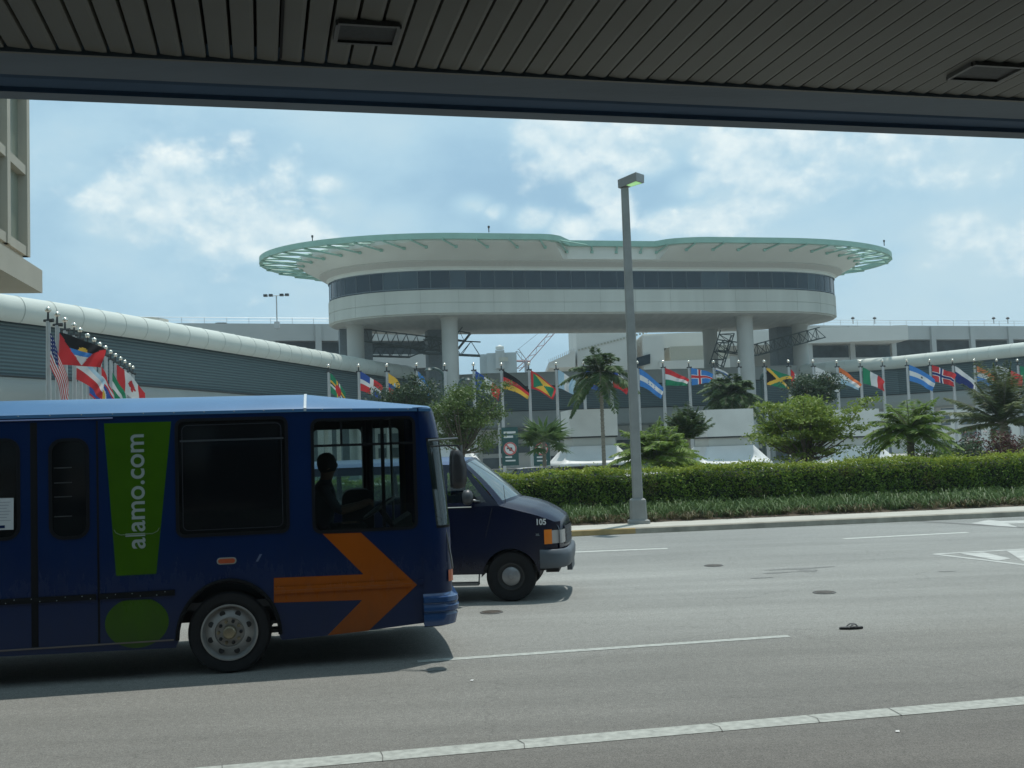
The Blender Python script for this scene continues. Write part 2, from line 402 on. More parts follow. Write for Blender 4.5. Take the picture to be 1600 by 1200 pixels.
tag(g.build('lane_dash_markings'), kind='structure')
g = MB()
a, b, c = gz(1460, 866), gz(1640, 856), gz(1640, 887.5)
strip(a, b, .14, FADE, g); strip(a, c, .14, FADE, g, .0045)
def gpoly(pts, m_, mb, z=.0052): mb.poly([gz(*p) + Vector((0, 0, z)) for p in pts], (0, 0, 0), m_)
gpoly([(1500, 865), (1537, 863.5), (1580, 873), (1560, 876.5)], FADE, g); gpoly([(1573, 861), (1600, 860), (1640, 868), (1640, 883), (1600, 878)], FADE, g, .0056)
gpoly([(1517, 818), (1545, 812.5), (1562, 814.5), (1640, 812), (1640, 817), (1575, 818.5), (1590, 824), (1560, 822)], FADE, g)
tag(g.build('arrow_markings'), kind='structure')
g = MB()   # tar seam, patches and stains
strip(gz(1392, 812), gz(1640, 827), .26, mat('old_patch', (.125, .128, .12), .85, var=.15, vscale=2), g, .003)
def blot(px, py, rx, ry, m_, mb, z, seed):
    r = random.Random(seed); c = gz(px, py); pts = []
    for k in range(22):
        t = 2*pi*k/22; q = r.uniform(.7, 1.15); pts.append(c+(KU*cos(t)*rx+KN*sin(t)*ry)*q+Vector((0, 0, z)))
    mb.poly(pts, (0, 0, 0), m_)
for i, (px, py, rx, ry) in enumerate([(1240, 889, .55, .10), (1262, 892, .2, .2), (1215, 895, .3, .08), (1290, 886, .22, .06), (1480, 893, .2, .05), (678, 1047, .14, .08), (1190, 903, .2, .06)]):
    blot(px, py, rx, ry, mat('oil_stain', (.155, .158, .148), .8, var=.25, vscale=16), g, .0035+.0002*i, i)
tag(g.build('road_stains'), kind='structure')
# manhole and valve covers
for i, (px, py, r, lb) in enumerate([(768, 957, .14, 'round dark iron cover in the road beside the van shadow'), (1115, 884, .15, 'round iron cover in the road in line with the lamp post'), (1288, 926, .145, 'round iron cover in the road above the lost sandal')]):
    c = gz(px, py); o = thing('manhole_cover', lb, 'manhole cover', (c.x, c.y, 0), group='covers in the road')
    g = MB(); g.lathe([(0, .014), (r*.8, .014), (r*.82, .010), (r, .010)], (0, 0, 0), (0, 0, 1), mat('cast_iron', (.07, .06, .05), .6, metal=.4, var=.3, vscale=20), 28); g.build('lid', o, world=False)
    g = MB(); g.lathe([(r, .012), (r*1.18, .009), (r*1.2, 0)], (0, 0, 0), (0, 0, 1), SEAM, 28); g.build('rim', o, world=False)
# lost flip-flop
c = gz(1330, 983); fl = thing('flip_flop', 'lost black and grey flip-flop sandal lying on the road', 'sandal', (c.x, c.y, 0), radians(4))
sole = []
for k in range(28):
    t = 2*pi*k/28; x = cos(t)*.15; w = .052 if x > 0 else .040; sole.append((x, sin(t)*w*(1 if abs(x) < .1 else .9), .004))
g = MB(); g.poly(sole, (0, 0, .022), BLACK); g.build('sole', fl, world=False)
g = MB(); g.poly([(x*.92, y*.9, .0265) for x, y, z in sole], (0, 0, .004), mat('grey_footbed', (.09, .09, .09), .8)); g.build('footbed', fl, world=False)
for sgn in (-1, 1):
    g = MB(); g.tube([(.085, 0, .03), (.05, .02*sgn, .062), (.0, .04*sgn, .058), (-.045, .046*sgn, .025)], [.006, .009, .009, .007], mat('grey_strap', (.16, .16, .16), .6), 6); g.build('strap', fl, world=False)

for px, py, lb in ((737, 1064, 'tiny white scrap of paper on the road below the bus shadow'), (1402, 1144, 'tiny white scrap on the dark asphalt below the edge line')):
    c = gz(px, py); g = MB(); g.poly([(-.018, -.012, .006), (.015, -.016, .004), (.02, .01, .012), (-.006, .018, .008)], (0, 0, .002), mat('litter_paper', (.6, .6, .58), .8)); o = g.build('paper_scrap'); o.location = c; tag(o, lb, 'litter')
# ------------------------------------------------------------------ canopy over the camera
E0 = gz(0, 154, 4.40); E1 = gz(1600, 217, 4.40); CU = (E1-E0).normalized(); CN = Vector((-CU.y, CU.x, 0))
can = thing('road_canopy', 'dark ribbed canopy with concrete edge beam overhead', 'canopy', (0, 0, 0))
def cp(s, t, z): q = E0+CU*s+CN*t; return Vector((q.x, q.y, z))
CEIL = mat('taupe_ceiling_metal', (.20, .20, .175), .55, var=.08, vscale=1.5)
CGAP = mat('ceiling_gap_black', (.012, .012, .012), .9)
BEAM = mat('painted_beam', (.19, .235, .28), .75, var=.14, vscale=1.6, stretch=(.3, 1, 1), bump=.1)
BEAM2 = mat('blue_grey_beam', (.06, .12, .21), .75, var=.14, vscale=1.6, stretch=(.3, 1, 1))
inner = -(gz(0, 153, 4.4)-gz(0, 77, 4.44)).length + .02
S = (-16, 26); 
g = MB()
bp_ = [(0.0, 5.9), (0.0, 4.40), (-.13, 4.40), (-.14, 4.425), (-.27, 4.430), (-.29, 4.440), (inner+.03, 4.443), (inner+.028, 4.438), (inner+.004, 4.438), (inner, 4.47)]
g.grid([[cp(s, t, z) for t, z in bp_] for s in np.linspace(S[0], S[1], 40)], BEAM, pick=lambda i, j: BEAM2 if j in (2, 3, 4) else CEIL if j in (6, 7) else BEAM)
g.add([cp(S[0], 0, 5.9), cp(S[1], 0, 5.9), cp(S[1], -14, 5.9), cp(S[0], -14, 5.9)], [(0, 1, 2, 3)], CONC2)
g.build('edge_beam', can)
g = MB(); pitch_ = .1225; k = 0; s = S[0]
holes = []
for px, py, w, d in ((573, 47, .30, .24), (1540, 109, .34, .24)):
    q = gz(px, py, 4.46)-E0; holes.append((q.dot(CU), q.dot(CN), w, d))
while s < S[1]:
    a = s+.005; b = s+pitch_-.005
    segs = [(inner-.004, -13.5)]
    for hs, ht, w, d in holes:
        if False: segs = [(inner-.004, ht+d/2), (ht-d/2, -13.5)]
    for t0, t1 in segs:
        g.grid([[cp(x, t, z) for x, z in ((a, 4.50), (a+.003, 4.460), (b-.022, 4.452), (b-.004, 4.455), (b, 4.50))] for t in (t0, t1)], CEIL)
    s += pitch_
g.add([cp(S[0], inner, 4.53), cp(S[1], inner, 4.53), cp(S[1], -14, 4.53), cp(S[0], -14, 4.53)], [(0, 1, 2, 3)], CGAP)
for s in (E1-E0).length*np.array((.275, 2.0)): g.box(0, 0, 0, 0, 0, 0, CGAP)
g.build('ribbed_ceiling', can)
for hs, ht, w, d in holes:
    g = MB(); c = cp(hs, ht, 4.432); ex = CU; ey = CN
    for q, a_, b_ in ((c-ey*d/2, ex*w, ey*.022), (c+ey*d/2, ex*w, ey*.022), (c-ex*w/2, ey*(d-.022), ex*.022), (c+ex*w/2, ey*(d-.022), ex*.022)):
        g.obox(q, a_, b_, (0, 0, .025), mat('fixture_frame', (.15, .15, .14), .5))
    fx = g.build('ceiling_fixture', can)
    g = MB(); g.obox(c+Vector((0, 0, .012)), ex*(w-.024), ey*(d-.024), (0, 0, .008), mat('smoked_lens', (.045, .05, .05), .6, var=.2, vscale=40)); g.build('lens', fx)
# dark expansion joint in the ceiling
g = MB(); q = gz(440, 60, 4.44)-E0; sj = q.dot(CU); g.obox(cp(sj, (inner-13.5)/2, 4.4485), CU*.014, CN*(13.4+inner)*.999, (0, 0, .003), CGAP); g.build('expansion_joint', can)
for s in (-13, 23):
    for t in (-2.2, -11):
        g = MB(); c = cp(s, t, 0); g.tube([c, c+Vector((0, 0, 4.5))], .35, CONC2, 20); g.build('column', can)
# unseen wall with windows, added behind the camera to keep the ceiling dark
tw = thing('unseen_shade_wall', 'long grey unseen wall added behind the camera to darken the canopy', 'wall', tuple(cp(5, -11, 0)))
g = MB(); g.obox(cp(5, -12.5, 0), CU*46, CN*.4, (0, 0, 4.9), CONC2); g.build('wall', tw)
for i in range(8):
    g = MB(); g.obox(cp(-12+5*i, -12.28, .9), CU*3.4, CN*.03, (0, 0, 2.4), glass('added_wall_glass', (.1, .1, .1), .1, opac=.9)); g.build('window', tw)

# ------------------------------------------------------------------ lamp post
lb_ = gz(998, 818, .15); LP = Vector((lb_.x, lb_.y, .15))
lp = thing('street_lamp', 'tall grey concrete street lamp with square head beside the hedge', 'street lamp', tuple(LP))
CPOLE = mat('lamp_concrete', (.25, .255, .24), .85, var=.12, vscale=2.5, bump=.25, bscale=25)
hgt = (LP-CAM).length; Htop = at(984, 290, LP.y).z
g = MB(); b0 = .235
def sq(mb, c, lv, m_): 
    P = [[Vector((c[0]+x*w+dx, c[1]+y*w, z)) for x, y in ((-1, -.82), (-.82, -1), (.82, -1), (1, -.82), (1, .82), (.82, 1), (-.82, 1), (-1, .82))] for z, w, dx in lv]
    mb.grid(P, m_, close=True); n = len(mb.v); mb.f.append(tuple(range(n-8, n))); mb.mi.append(mb.mid(m_))
sq(g, (LP.x, LP.y), [(.1, .29, 0), (.24, .29, 0), (.27, .225, 0), (.80, .21, 0), (.84, .17, 0)], CPOLE); g.build('base', lp)
g = MB(); sq(g, (LP.x, LP.y), [(.84, .135, 0), (5, .12, 0.0), (Htop-.08, .10, 0)], CPOLE); g.build('pole', lp)
# head: shoebox luminaire reaching right and towards the road
hp = Vector((LP.x, LP.y, Htop)); hd = Vector((.93, -.75, 0)).normalized(); hn = Vector((-hd.y, hd.x, 0))
g = MB()
L0, L1 = -.14, .52
top = [(L0, .13, .17), (L1, .22, .25)]; bot = [(L0, .12, -.06), (L1, .20, .02)]
vs = []
for (l, w, z), (l2, w2, z2) in zip(top, bot):
    vs += [hp+hd*l-hn*w+Vector((0, 0, z)), hp+hd*l+hn*w+Vector((0, 0, z)), hp+hd*l2+hn*w2+Vector((0, 0, z2)), hp+hd*l2-hn*w2+Vector((0, 0, z2))]
g.add(vs, [(0, 1, 2, 3), (7, 6, 5, 4), (0, 4, 5, 1), (1, 5, 6, 2), (3, 2, 6, 7), (0, 3, 7, 4)], mat('lamp_head_metal', (.27, .28, .27), .5, metal=.2, var=.06))
hd_o = g.build('lamp_head', lp)
lensm = mat('luminaire_lens', (.45, .75, .35), .2)
_b = lensm.node_tree.nodes['Principled BSDF']; _b.inputs['Emission Color'].default_value = (.45, 1, .35, 1); _b.inputs['Emission Strength'].default_value = .35
g = MB(); vs = [hp+hd*l+hn*w+Vector((0, 0, .001+.08*(l-L0)/(L1-L0)-.068)) for l, w in ((.14, -.12), (.47, -.15), (.47, .15), (.14, .12))]
g.poly(vs, (0, 0, .02), lensm); g.build('lens', hd_o)

# ------------------------------------------------------------------ hedge and ground cover
rs = np.random.RandomState(11)
HEDGE = leafmat('hedge_leaf', (.055, .13, .018), (.19, .29, .04), 2.6, .35)
HEDGE_Y = leafmat('hedge_new_leaf', (.15, .22, .025), (.32, .36, .05), 3, .35)
TWIG = mat('dark_twigs', (.018, .026, .010), .9, var=.3)
HF0, HT = 3.85, 1.55      # front face distance from kerb, top height
hed = thing('hedge', 'long clipped green hedge along the far pavement', 'hedge', tuple(kp(8, HF0+.7, 0)))
g = MB(); g.grid([[kp(s, HF0+t, z+.05*sin(s*1.7)) for t, z in ((.34, 0), (.34, HT-.3), (.42, HT-.16), (1.25, HT-.14), (1.35, HT-.3), (1.35, 0))] for s in np.linspace(-22, 28, 90)], TWIG)
g.build('branches', hed)
lv = Leaves(); lvy = Leaves()
n = 60000; s = rs.uniform(-22, 28, n)
def wob(s, z): return .12*np.sin(s*2.1+z*3)+.09*np.sin(s*5.3+2.7*z)+.06*np.sin(s*11.7+6*z)
topn = HT+.045*np.sin(s*1.3)+.035*np.sin(s*3.9+1)+.02*np.sin(s*9.1)
z = rs.uniform(.05, 1, n)**.9*topn; f = rs.uniform(0, .30, n)
t = HF0+f+wob(s, z)*.6+np.where(z > topn-.12, .08, 0)
cen = np.array(K0)[None]+np.array(KU)[None]*s[:, None]+np.array(KN)[None]*t[:, None]; cen[:, 2] = z
a, b = rand_leaves(rs, cen, .085, .05, .2); lv.diamonds(cen, a, b)
n = 24000; s = rs.uniform(-22, 28, n); t = HF0+rs.uniform(.02, 1.4, n); 
z = HT+.045*np.sin(s*1.3)+.035*np.sin(s*3.9+1)+.02*np.sin(s*9.1)+rs.normal(0, .035, n)+np.where(rs.rand(n) < .06, rs.uniform(0, .20, n), 0)
cen = np.array(K0)[None]+np.array(KU)[None]*s[:, None]+np.array(KN)[None]*t[:, None]; cen[:, 2] = z
a, b = rand_leaves(rs, cen, .08, .05, .3); lvy.diamonds(cen, a, b)
n = 7000; s = rs.uniform(-22, 28, n); z = HT-np.abs(rs.normal(0, .16, n)); t = HF0-.01+wob(s, z)*.6
cen = np.array(K0)[None]+np.array(KU)[None]*s[:, None]+np.array(KN)[None]*t[:, None]; cen[:, 2] = z
a, b = rand_leaves(rs, cen, .08, .05, .3); lvy.diamonds(cen, a, b)
lvb = Leaves()
for s0, z0 in ((3.1, 1.0), (6.4, .7), (9.3, 1.25), (12.0, .9), (15.6, 1.1), (1.2, .6), (18, .8)):
    n = 110; s = s0+rs.normal(0, .16, n); z = np.clip(z0+rs.normal(0, .14, n), .1, HT-.05); t = HF0-.02+rs.uniform(0, .08, n)+wob(s, z)*.6
    cen = np.array(K0)[None]+np.array(KU)[None]*s[:, None]+np.array(KN)[None]*t[:, None]; cen[:, 2] = z
    a, b = rand_leaves(rs, cen, .07, .035, .2); lvb.diamonds(cen, a, b)
g = MB(); add_leaves(g, lv, HEDGE); add_leaves(g, lvy, HEDGE_Y); add_leaves(g, lvb, leafmat('dry_hedge_leaf', (.14, .10, .04), (.10, .11, .04), 4, .2))
for k in range(70):
    s0 = rs.uniform(-12, 22); t0 = HF0+rs.uniform(.05, .9); p = kp(s0, t0, HT-.1); q = p+Vector((rs.uniform(-.06, .06), rs.uniform(-.05, .05), rs.uniform(.15, .34))); g.tube([p, q], [.006, .003], TWIG, 3)
    pos = np.array([p*(1-f)+q*f for f in np.linspace(.4, 1, 7)])+rs.normal(0, .02, (7, 3)); a, b = rand_leaves(rs, pos, .08, .04, .4); l2 = Leaves(); l2.diamonds(pos, a, b); add_leaves(g, l2, HEDGE_Y)
g.build('foliage', hed)
# ground cover strip: liriope tufts
GC = leafmat('strap_leaf', (.045, .095, .025), (.12, .18, .06), 1.5, .3)
STRAW = leafmat('dry_strap_leaf', (.17, .13, .07), (.10, .11, .05), 1.5, .3)
g = MB(); g.grid([[kp(s, t, z) for t, z in ((1.7, .0), (1.72, .16), (2.3, .22), (HF0+.3, .3))] for s in np.linspace(-24, 30, 60)], mat('mulch', (.10, .075, .05), .95, var=.4, vscale=8))
tag(g.build('planting_bed'), kind='structure')
lv = Leaves(); ls = Leaves()
def blades(n, tmin, tmax, hmul, L_):
    tuft = rs.uniform(-22, 28, n//14); tt = rs.uniform(tmin, tmax, n//14)
    idx = rs.randint(0, len(tuft), n); az = rs.uniform(0, 2*pi, n); h = rs.uniform(.10, .34, n)*hmul; out = rs.uniform(.14, .42, n)*hmul
    base = np.array(K0)[None]+np.array(KU)[None]*(tuft[idx])[:, None]+np.array(KN)[None]*(tt[idx])[:, None]; base[:, 2] = .17+(tt[idx]-1.7)*.05
    base[:, :2] += rs.normal(0, .05, (n, 2))
    d = np.stack([np.cos(az), np.sin(az), np.zeros(n)], 1); side = np.stack([-np.sin(az), np.cos(az), np.zeros(n)], 1)*.011
    mid = base+d*out[:, None]*.45; mid[:, 2] += h
    tip = base+d*out[:, None]*1.25; tip[:, 2] += h*.55
    L_.q.append(np.stack([base-side*.6, base+side*.6, mid+side, mid-side], 1)); L_.q.append(np.stack([mid-side, mid+side, tip+side*.15, tip-side*.15], 1))
blades(26000, 1.95, HF0+.15, 1.0, lv); blades(5000, 1.75, 2.2, .7, ls); blades(16000, 1.9, HF0+.2, 1.25, lv)
g = MB(); add_leaves(g, lv, GC); add_leaves(g, ls, STRAW); tag(g.build('ground_cover'), kind='stuff')

# ------------------------------------------------------------------ control tower block (bridge-like pod)
TR = radians(13); TE = Vector((cos(TR), sin(TR), 0)); TF = Vector((-sin(TR), cos(TR), 0)); TC = Vector((8.9, 114, 0))
def tp(a, b, z): q = TC+TE*a+TF*b; return Vector((q.x, q.y, z))
def body_in(a, b, o=0.):
    L_, rx, ry = 16.0, 12.15+o, 9.0+o; aa = max(0, abs(a)-L_)
    return (aa/rx)**2.1+(abs(b)/ry)**2.1 < 1 if aa > 0 else abs(b) < ry
def ring_in(a, b, o=0.):
    b = abs(b)
    if abs(a) < 10 and b < 10.7-o: return True
    if a < -9+.01:
        return b < 13.6-o if a > -16 else ((a+16)/(19.0-o))**2+(b/(13.6-o))**2 < 1
    if a < 0:
        r = 3.2-o; return a+9 < r and b < 10.4+3.2*sqrt(max(0, 1-((a+9)/r)**2))-o
    if a > 9:
        return b < 13.1-o if a < 16 else ((a-16)/(19.1-o))**2+(b/(13.1-o))**2 < 1
    r = 5.5-o; return 9-a < r and b < 10.3+2.8*sqrt(max(0, 1-((9-a)/r)**2))-o
NP = 420
def outline(fn, o=0.):
    res = []
    for k in range(NP):
        ph = 2*pi*k/NP; da, db = 30*cos(ph), 11*sin(ph); lo, hi = .2, 2.
        for _ in range(22):
            mi = (lo+hi)/2
            if fn(da*mi, db*mi, o): lo = mi
            else: hi = mi
        res.append((da*lo, db*lo))
    return res
tow = thing('control_tower', 'wide cream office pod on columns under a mint green roof ring', 'tower', tuple(TC))
ob = outline(body_in); ob0 = outline(body_in, -.25)
g = MB(); lv_ = [(ob0, 15.45), (ob0, 15.55), (ob, 15.6), (ob, 16.55), (outline(body_in, -.05), 16.57), (outline(body_in, -.05), 16.62), (ob, 16.64), (ob, 17.85), (ob0, 17.9)]
TCONC = mat('tower_cream_wall', (.46, .475, .43), .85, var=.09, vscale=.6, stretch=(1, 1, .12), detail=8)
g.grid([[tp(a, b, z) for a, b in o] for o, z in lv_], TCONC, close=True)
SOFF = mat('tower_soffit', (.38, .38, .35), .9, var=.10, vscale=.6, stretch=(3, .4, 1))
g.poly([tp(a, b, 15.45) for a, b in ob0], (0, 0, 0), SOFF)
g.poly([tp(a, b, 17.9) for a, b in ob0], (0, 0, 0), TCONC)
g.build('wall', tow, angle=35)
g = MB(); ojt = outline(body_in, .004); accj = 0
for j in range(NP):
    accj += (Vector(ojt[(j+1) % NP])-Vector(ojt[j])).length
    if accj > 3.4:
        accj = 0; a, b = ojt[j]; g = MB(); g.tube([tp(a, b, 15.62), tp(a, b, 17.84)], .012, mat('panel_joint', (.30, .31, .28), .9), 4, cap=False); g.build('panel_joint', tow)
gl = [mat('tower_glass_%s' % n_, c, .22, var=.12, vscale=.5, spec=.45) for n_, c in (('dark', (.008, .022, .035)), ('mid', (.012, .028, .042)), ('pale', (.032, .058, .075)))]
# panes in arclength
og = outline(body_in, -.12); acc = [0]
for i in range(NP): acc.append(acc[-1]+(Vector(og[(i+1) % NP])-Vector(og[i])).length)
r6 = random.Random(5); pane = [r6.choice([0, 0, 1, 1, 0, 2]) for _ in range(200)]
g = MB(); g.grid([[tp(a, b, z) for a, b in og] for z in (17.9, 19.8)], None, close=True, pick=lambda i, j: gl[pane[int(acc[j]/1.55)]])
g.build('window_band', tow)
g = MB(); last = -1
for j in range(NP):
    q = int(acc[j]/1.55)
    if q != last:
        last = q; a, b = og[j]; p = tp(a, b, 17.9); g.tube([p, p+Vector((0, 0, 1.9))], .045, mat('mullion', (.10, .13, .15), .5), 4, cap=False)
for z in (18.0, 19.72): 
    g.grid([[tp(a, b, zz) for a, b in outline(body_in, -.07)] for zz in (z-.05, z+.05)], mat('mullion', (.1, .13, .15)), close=True)
g.build('mullions', tow)
o04, o18, o24 = outline(body_in, .2), outline(body_in, .85), outline(body_in, 1.15)
rin = outline(lambda a, b, o: ring_in(a, b, .36+max(0, abs(a)-20.5)*.31) and True, 0)
rin2 = outline(lambda a, b, o: ring_in(a, b, .46+max(0, abs(a)-20.5)*.31) and True, 0)
g = MB(); lv2 = [(ob, 19.75), (ob, 19.95), (o04, 20.1), (o18, 20.5), (o18, 20.62), (o24, 20.7), (rin, 21.75), (rin, 22.2), (rin2, 22.25)]
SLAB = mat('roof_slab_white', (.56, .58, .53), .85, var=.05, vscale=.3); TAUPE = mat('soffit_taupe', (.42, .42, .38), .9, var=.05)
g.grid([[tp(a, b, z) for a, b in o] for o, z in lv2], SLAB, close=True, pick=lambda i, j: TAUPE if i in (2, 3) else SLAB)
ro = outline(ring_in, 0); ri = outline(ring_in, .35)
g.poly([tp(a, b, 22.25) for a, b in rin2], (0, 0, 0), SLAB)
g.grid([[tp(a, b, 22.34) for a, b in rin2], [tp(a, b, 22.36) for a, b in outline(ring_in, .1)]], SLAB, close=True, pick=lambda i, j: SLAB if abs(ro[j][0]) < 19 else None)
roof = g.build('roof', tow, angle=30)
g = MB(); g.grid([[tp(a, b, z) for a, b in o] for o, z in ((ro, 21.9), (ro, 22.45), (ri, 22.45), (ri, 21.9), (ro, 21.9))], GREEN, close=True); g.build('roof_ring', tow, angle=40)
# struts from slab to ring
acc2 = 0
for j in range(NP):
    a, b = ro[j]; d_ = (Vector(ro[(j+1) % NP])-Vector(ro[j])).length; acc2 += d_
    if acc2 > 2.6:
        acc2 = 0; g = MB(); r_ = rin[j]; far = (Vector(ro[j])-Vector(r_)).length; q = o24[j]
        e_ = Vector(r_)*.75+Vector(q)*.25
        g.tube([tp(a, b, 22.0), tp(r_[0], r_[1], 22.1)], .09, GREEN, 4); g.tube([tp(a, b, 21.85), tp(e_[0], e_[1], 21.35)], .09, GREEN, 4)
        g.lathe([(0, -.15), (.16, -.15), (.16, .1), (0, .1)], tp(e_[0], e_[1], 21.4), (0, 0, 1), GREEN, 8)
        if far > 2.4:
            k2 = (j+6) % NP; g.tube([tp(a, b, 22.0), tp(rin[k2][0], rin[k2][1], 22.0)], .07, GREEN, 4); k3 = (j-6) % NP; g.tube([tp(a, b, 21.9), tp(rin[k3][0], rin[k3][1], 21.9)], .07, GREEN, 4)
        g.build('ring_strut', tow)
for a, b in ((-14, -13.7), (-30, -8.5), (30, -9.3)):
    g = MB(); p = tp(a, b, 22.5); g.tube([p, p+Vector((0, 0, .4))], .05, DARKM, 5); g.lathe([(0, 0), (.1, 0), (.1, .2), (0, .25)], p+Vector((0, 0, .4)), (0, 0, 1), DARKM, 8); g.build('roof_beacon', tow)
def ta(px, b):
    k_ = (px-800)/FPX; P = TC+TF*b; return (k_*P.y-P.x)/(TE.x-k_*TE.y)
COLM = mat('tower_column', (.40, .41, .38), .85, var=.07, vscale=.4)
SHAFT = mat('shaft_blue_grey', (.16, .19, .20), .8, var=.12)
for px, b, r in ((705, -6.0, .82), (1168, -6.0, .86), (557, -.3, .88), (1254, 2.2, .88), (1113, 6.5, .85)):
    g = MB(); a = ta(px, b); p = tp(a, b, 0); g.tube([p, p+Vector((0, 0, 15.3))], r, COLM, 28); g.tube([p+Vector((0, 0, 15.25)), p+Vector((0, 0, 15.45))], r*1.12, COLM, 28); g.build('column', tow, angle=40)
for px, b, w in ((541, 3.5, 1.3), (573, 3.8, 1.2), (679, 5, 1.5), (1228, 5, 2.6)):
    g = MB(); a = ta(px, b); g.obox(tp(a, b, 0), TE*w, TF*2.2, (0, 0, 15.44), SHAFT); g.build('service_shaft', tow)

# ------------------------------------------------------------------ lattice girders
LAT = mat('lattice_steel', (.085, .11, .11), .6, metal=.2)
def lattice(name, label, pts, w, group, bay=1.0, mt=LAT, r=.07, cat='girder'):
    o = thing(name, label, cat, tuple(pts[0]), group=group); g = MB()
    for p, q in zip(pts, pts[1:]):
        p = Vector(p); q = Vector(q); d = q-p; n_ = max(2, int(d.length/bay)); dn = d.normalized()
        sd = dn.cross(Vector((0, 0, 1))); sd = Vector((1, 0, 0)) if sd.length < .1 else sd.normalized(); up = sd.cross(dn)
        offs = [sd*w/2, -sd*w/2, up*w*.9]
        for o_ in offs: g.tube([p+o_, q+o_], r, mt, 5)
        for k in range(n_):
            u0 = p+d*(k/n_); u1 = p+d*((k+1)/n_); um = (u0+u1)/2
            for A_, B_ in ((0, 2), (1, 2), (0, 1)):
                g.tube([u0+offs[A_], um+offs[B_]], r*.6, mt, 4, cap=False); g.tube([um+offs[B_], u1+offs[A_]], r*.6, mt, 4, cap=False)
    g.build('truss', o); return o
GL = 'lattice girders between the tower columns'
lattice('lattice_girder', 'dark lattice girder left of the tower crossing behind the first column', [at(546, 532, 111), at(688, 548, 112)], 1.5, GL)
lattice('lattice_girder', 'lowest dark lattice girder sagging beneath the left end of the tower', [at(565, 556, 113), at(640, 558, 113), at(688, 538, 114)], 1.1, GL)
lattice('lattice_girder', 'short lattice girder sticking out right of the left front column', [at(660, 552, 109), at(750, 556, 109)], 1.6, GL, 1.6)
lattice('lattice_girder', 'tangled lattice stub rising toward the pod beside the left front column', [at(716, 545, 112), at(735, 521, 112)], 1.2, GL, .8)
lattice('lattice_girder', 'lattice girder leaning between the rear and front right columns', [at(1128, 575, 118), at(1145, 522, 118)], 1.6, GL)
lattice('lattice_girder', 'long lattice girder behind the right front column', [at(1120, 548, 119), at(1180, 556, 119), at(1285, 528, 121)], 1.4, GL)

# ------------------------------------------------------------------ elevated walkway (tube roof, louvred side, lower band)
def louvre():
    m = bpy.data.materials.new('louvre_mesh'); m.use_nodes = True; N = m.node_tree.nodes; L = m.node_tree.links; b = N['Principled BSDF']
    tc = N.new('ShaderNodeTexCoord'); w = N.new('ShaderNodeTexWave'); w.wave_type = 'BANDS'; w.bands_direction = 'Z'; w.wave_profile = 'SIN'
    w.inputs['Scale'].default_value = 1.55; w.inputs['Distortion'].default_value = .25; w.inputs['Detail Scale'].default_value = .5
    L.new(tc.outputs['Object'], w.inputs[0])
    n = N.new('ShaderNodeTexNoise'); n.inputs['Scale'].default_value = .15; L.new(tc.outputs['Object'], n.inputs[0])
    mx = N.new('ShaderNodeMixRGB'); mx.inputs[1].default_value = (.032, .055, .062, 1); mx.inputs[2].default_value = (.08, .135, .142, 1); L.new(w.outputs['Fac'], mx.inputs[0])
    m2 = N.new('ShaderNodeMixRGB'); m2.blend_type = 'MULTIPLY'; m2.inputs[0].default_value = .5; L.new(mx.outputs[0], m2.inputs[1]); L.new(n.outputs['Color'], m2.inputs[2])
    L.new(mx.outputs[0], b.inputs['Base Color']); b.inputs['Roughness'].default_value = .5
    bp = N.new('ShaderNodeBump'); bp.inputs['Strength'].default_value = .5; bp.inputs['Distance'].default_value = .05; L.new(w.outputs['Fac'], bp.inputs['Height']); L.new(bp.outputs[0], b.inputs['Normal'])
    return m
LOUV = louvre()
TUBEM = mat('tube_white_metal', (.52, .56, .51), .5, var=.05, vscale=.25)
BANDM = mat('walkway_band', (.27, .29, .27), .7, var=.06, vscale=.4)
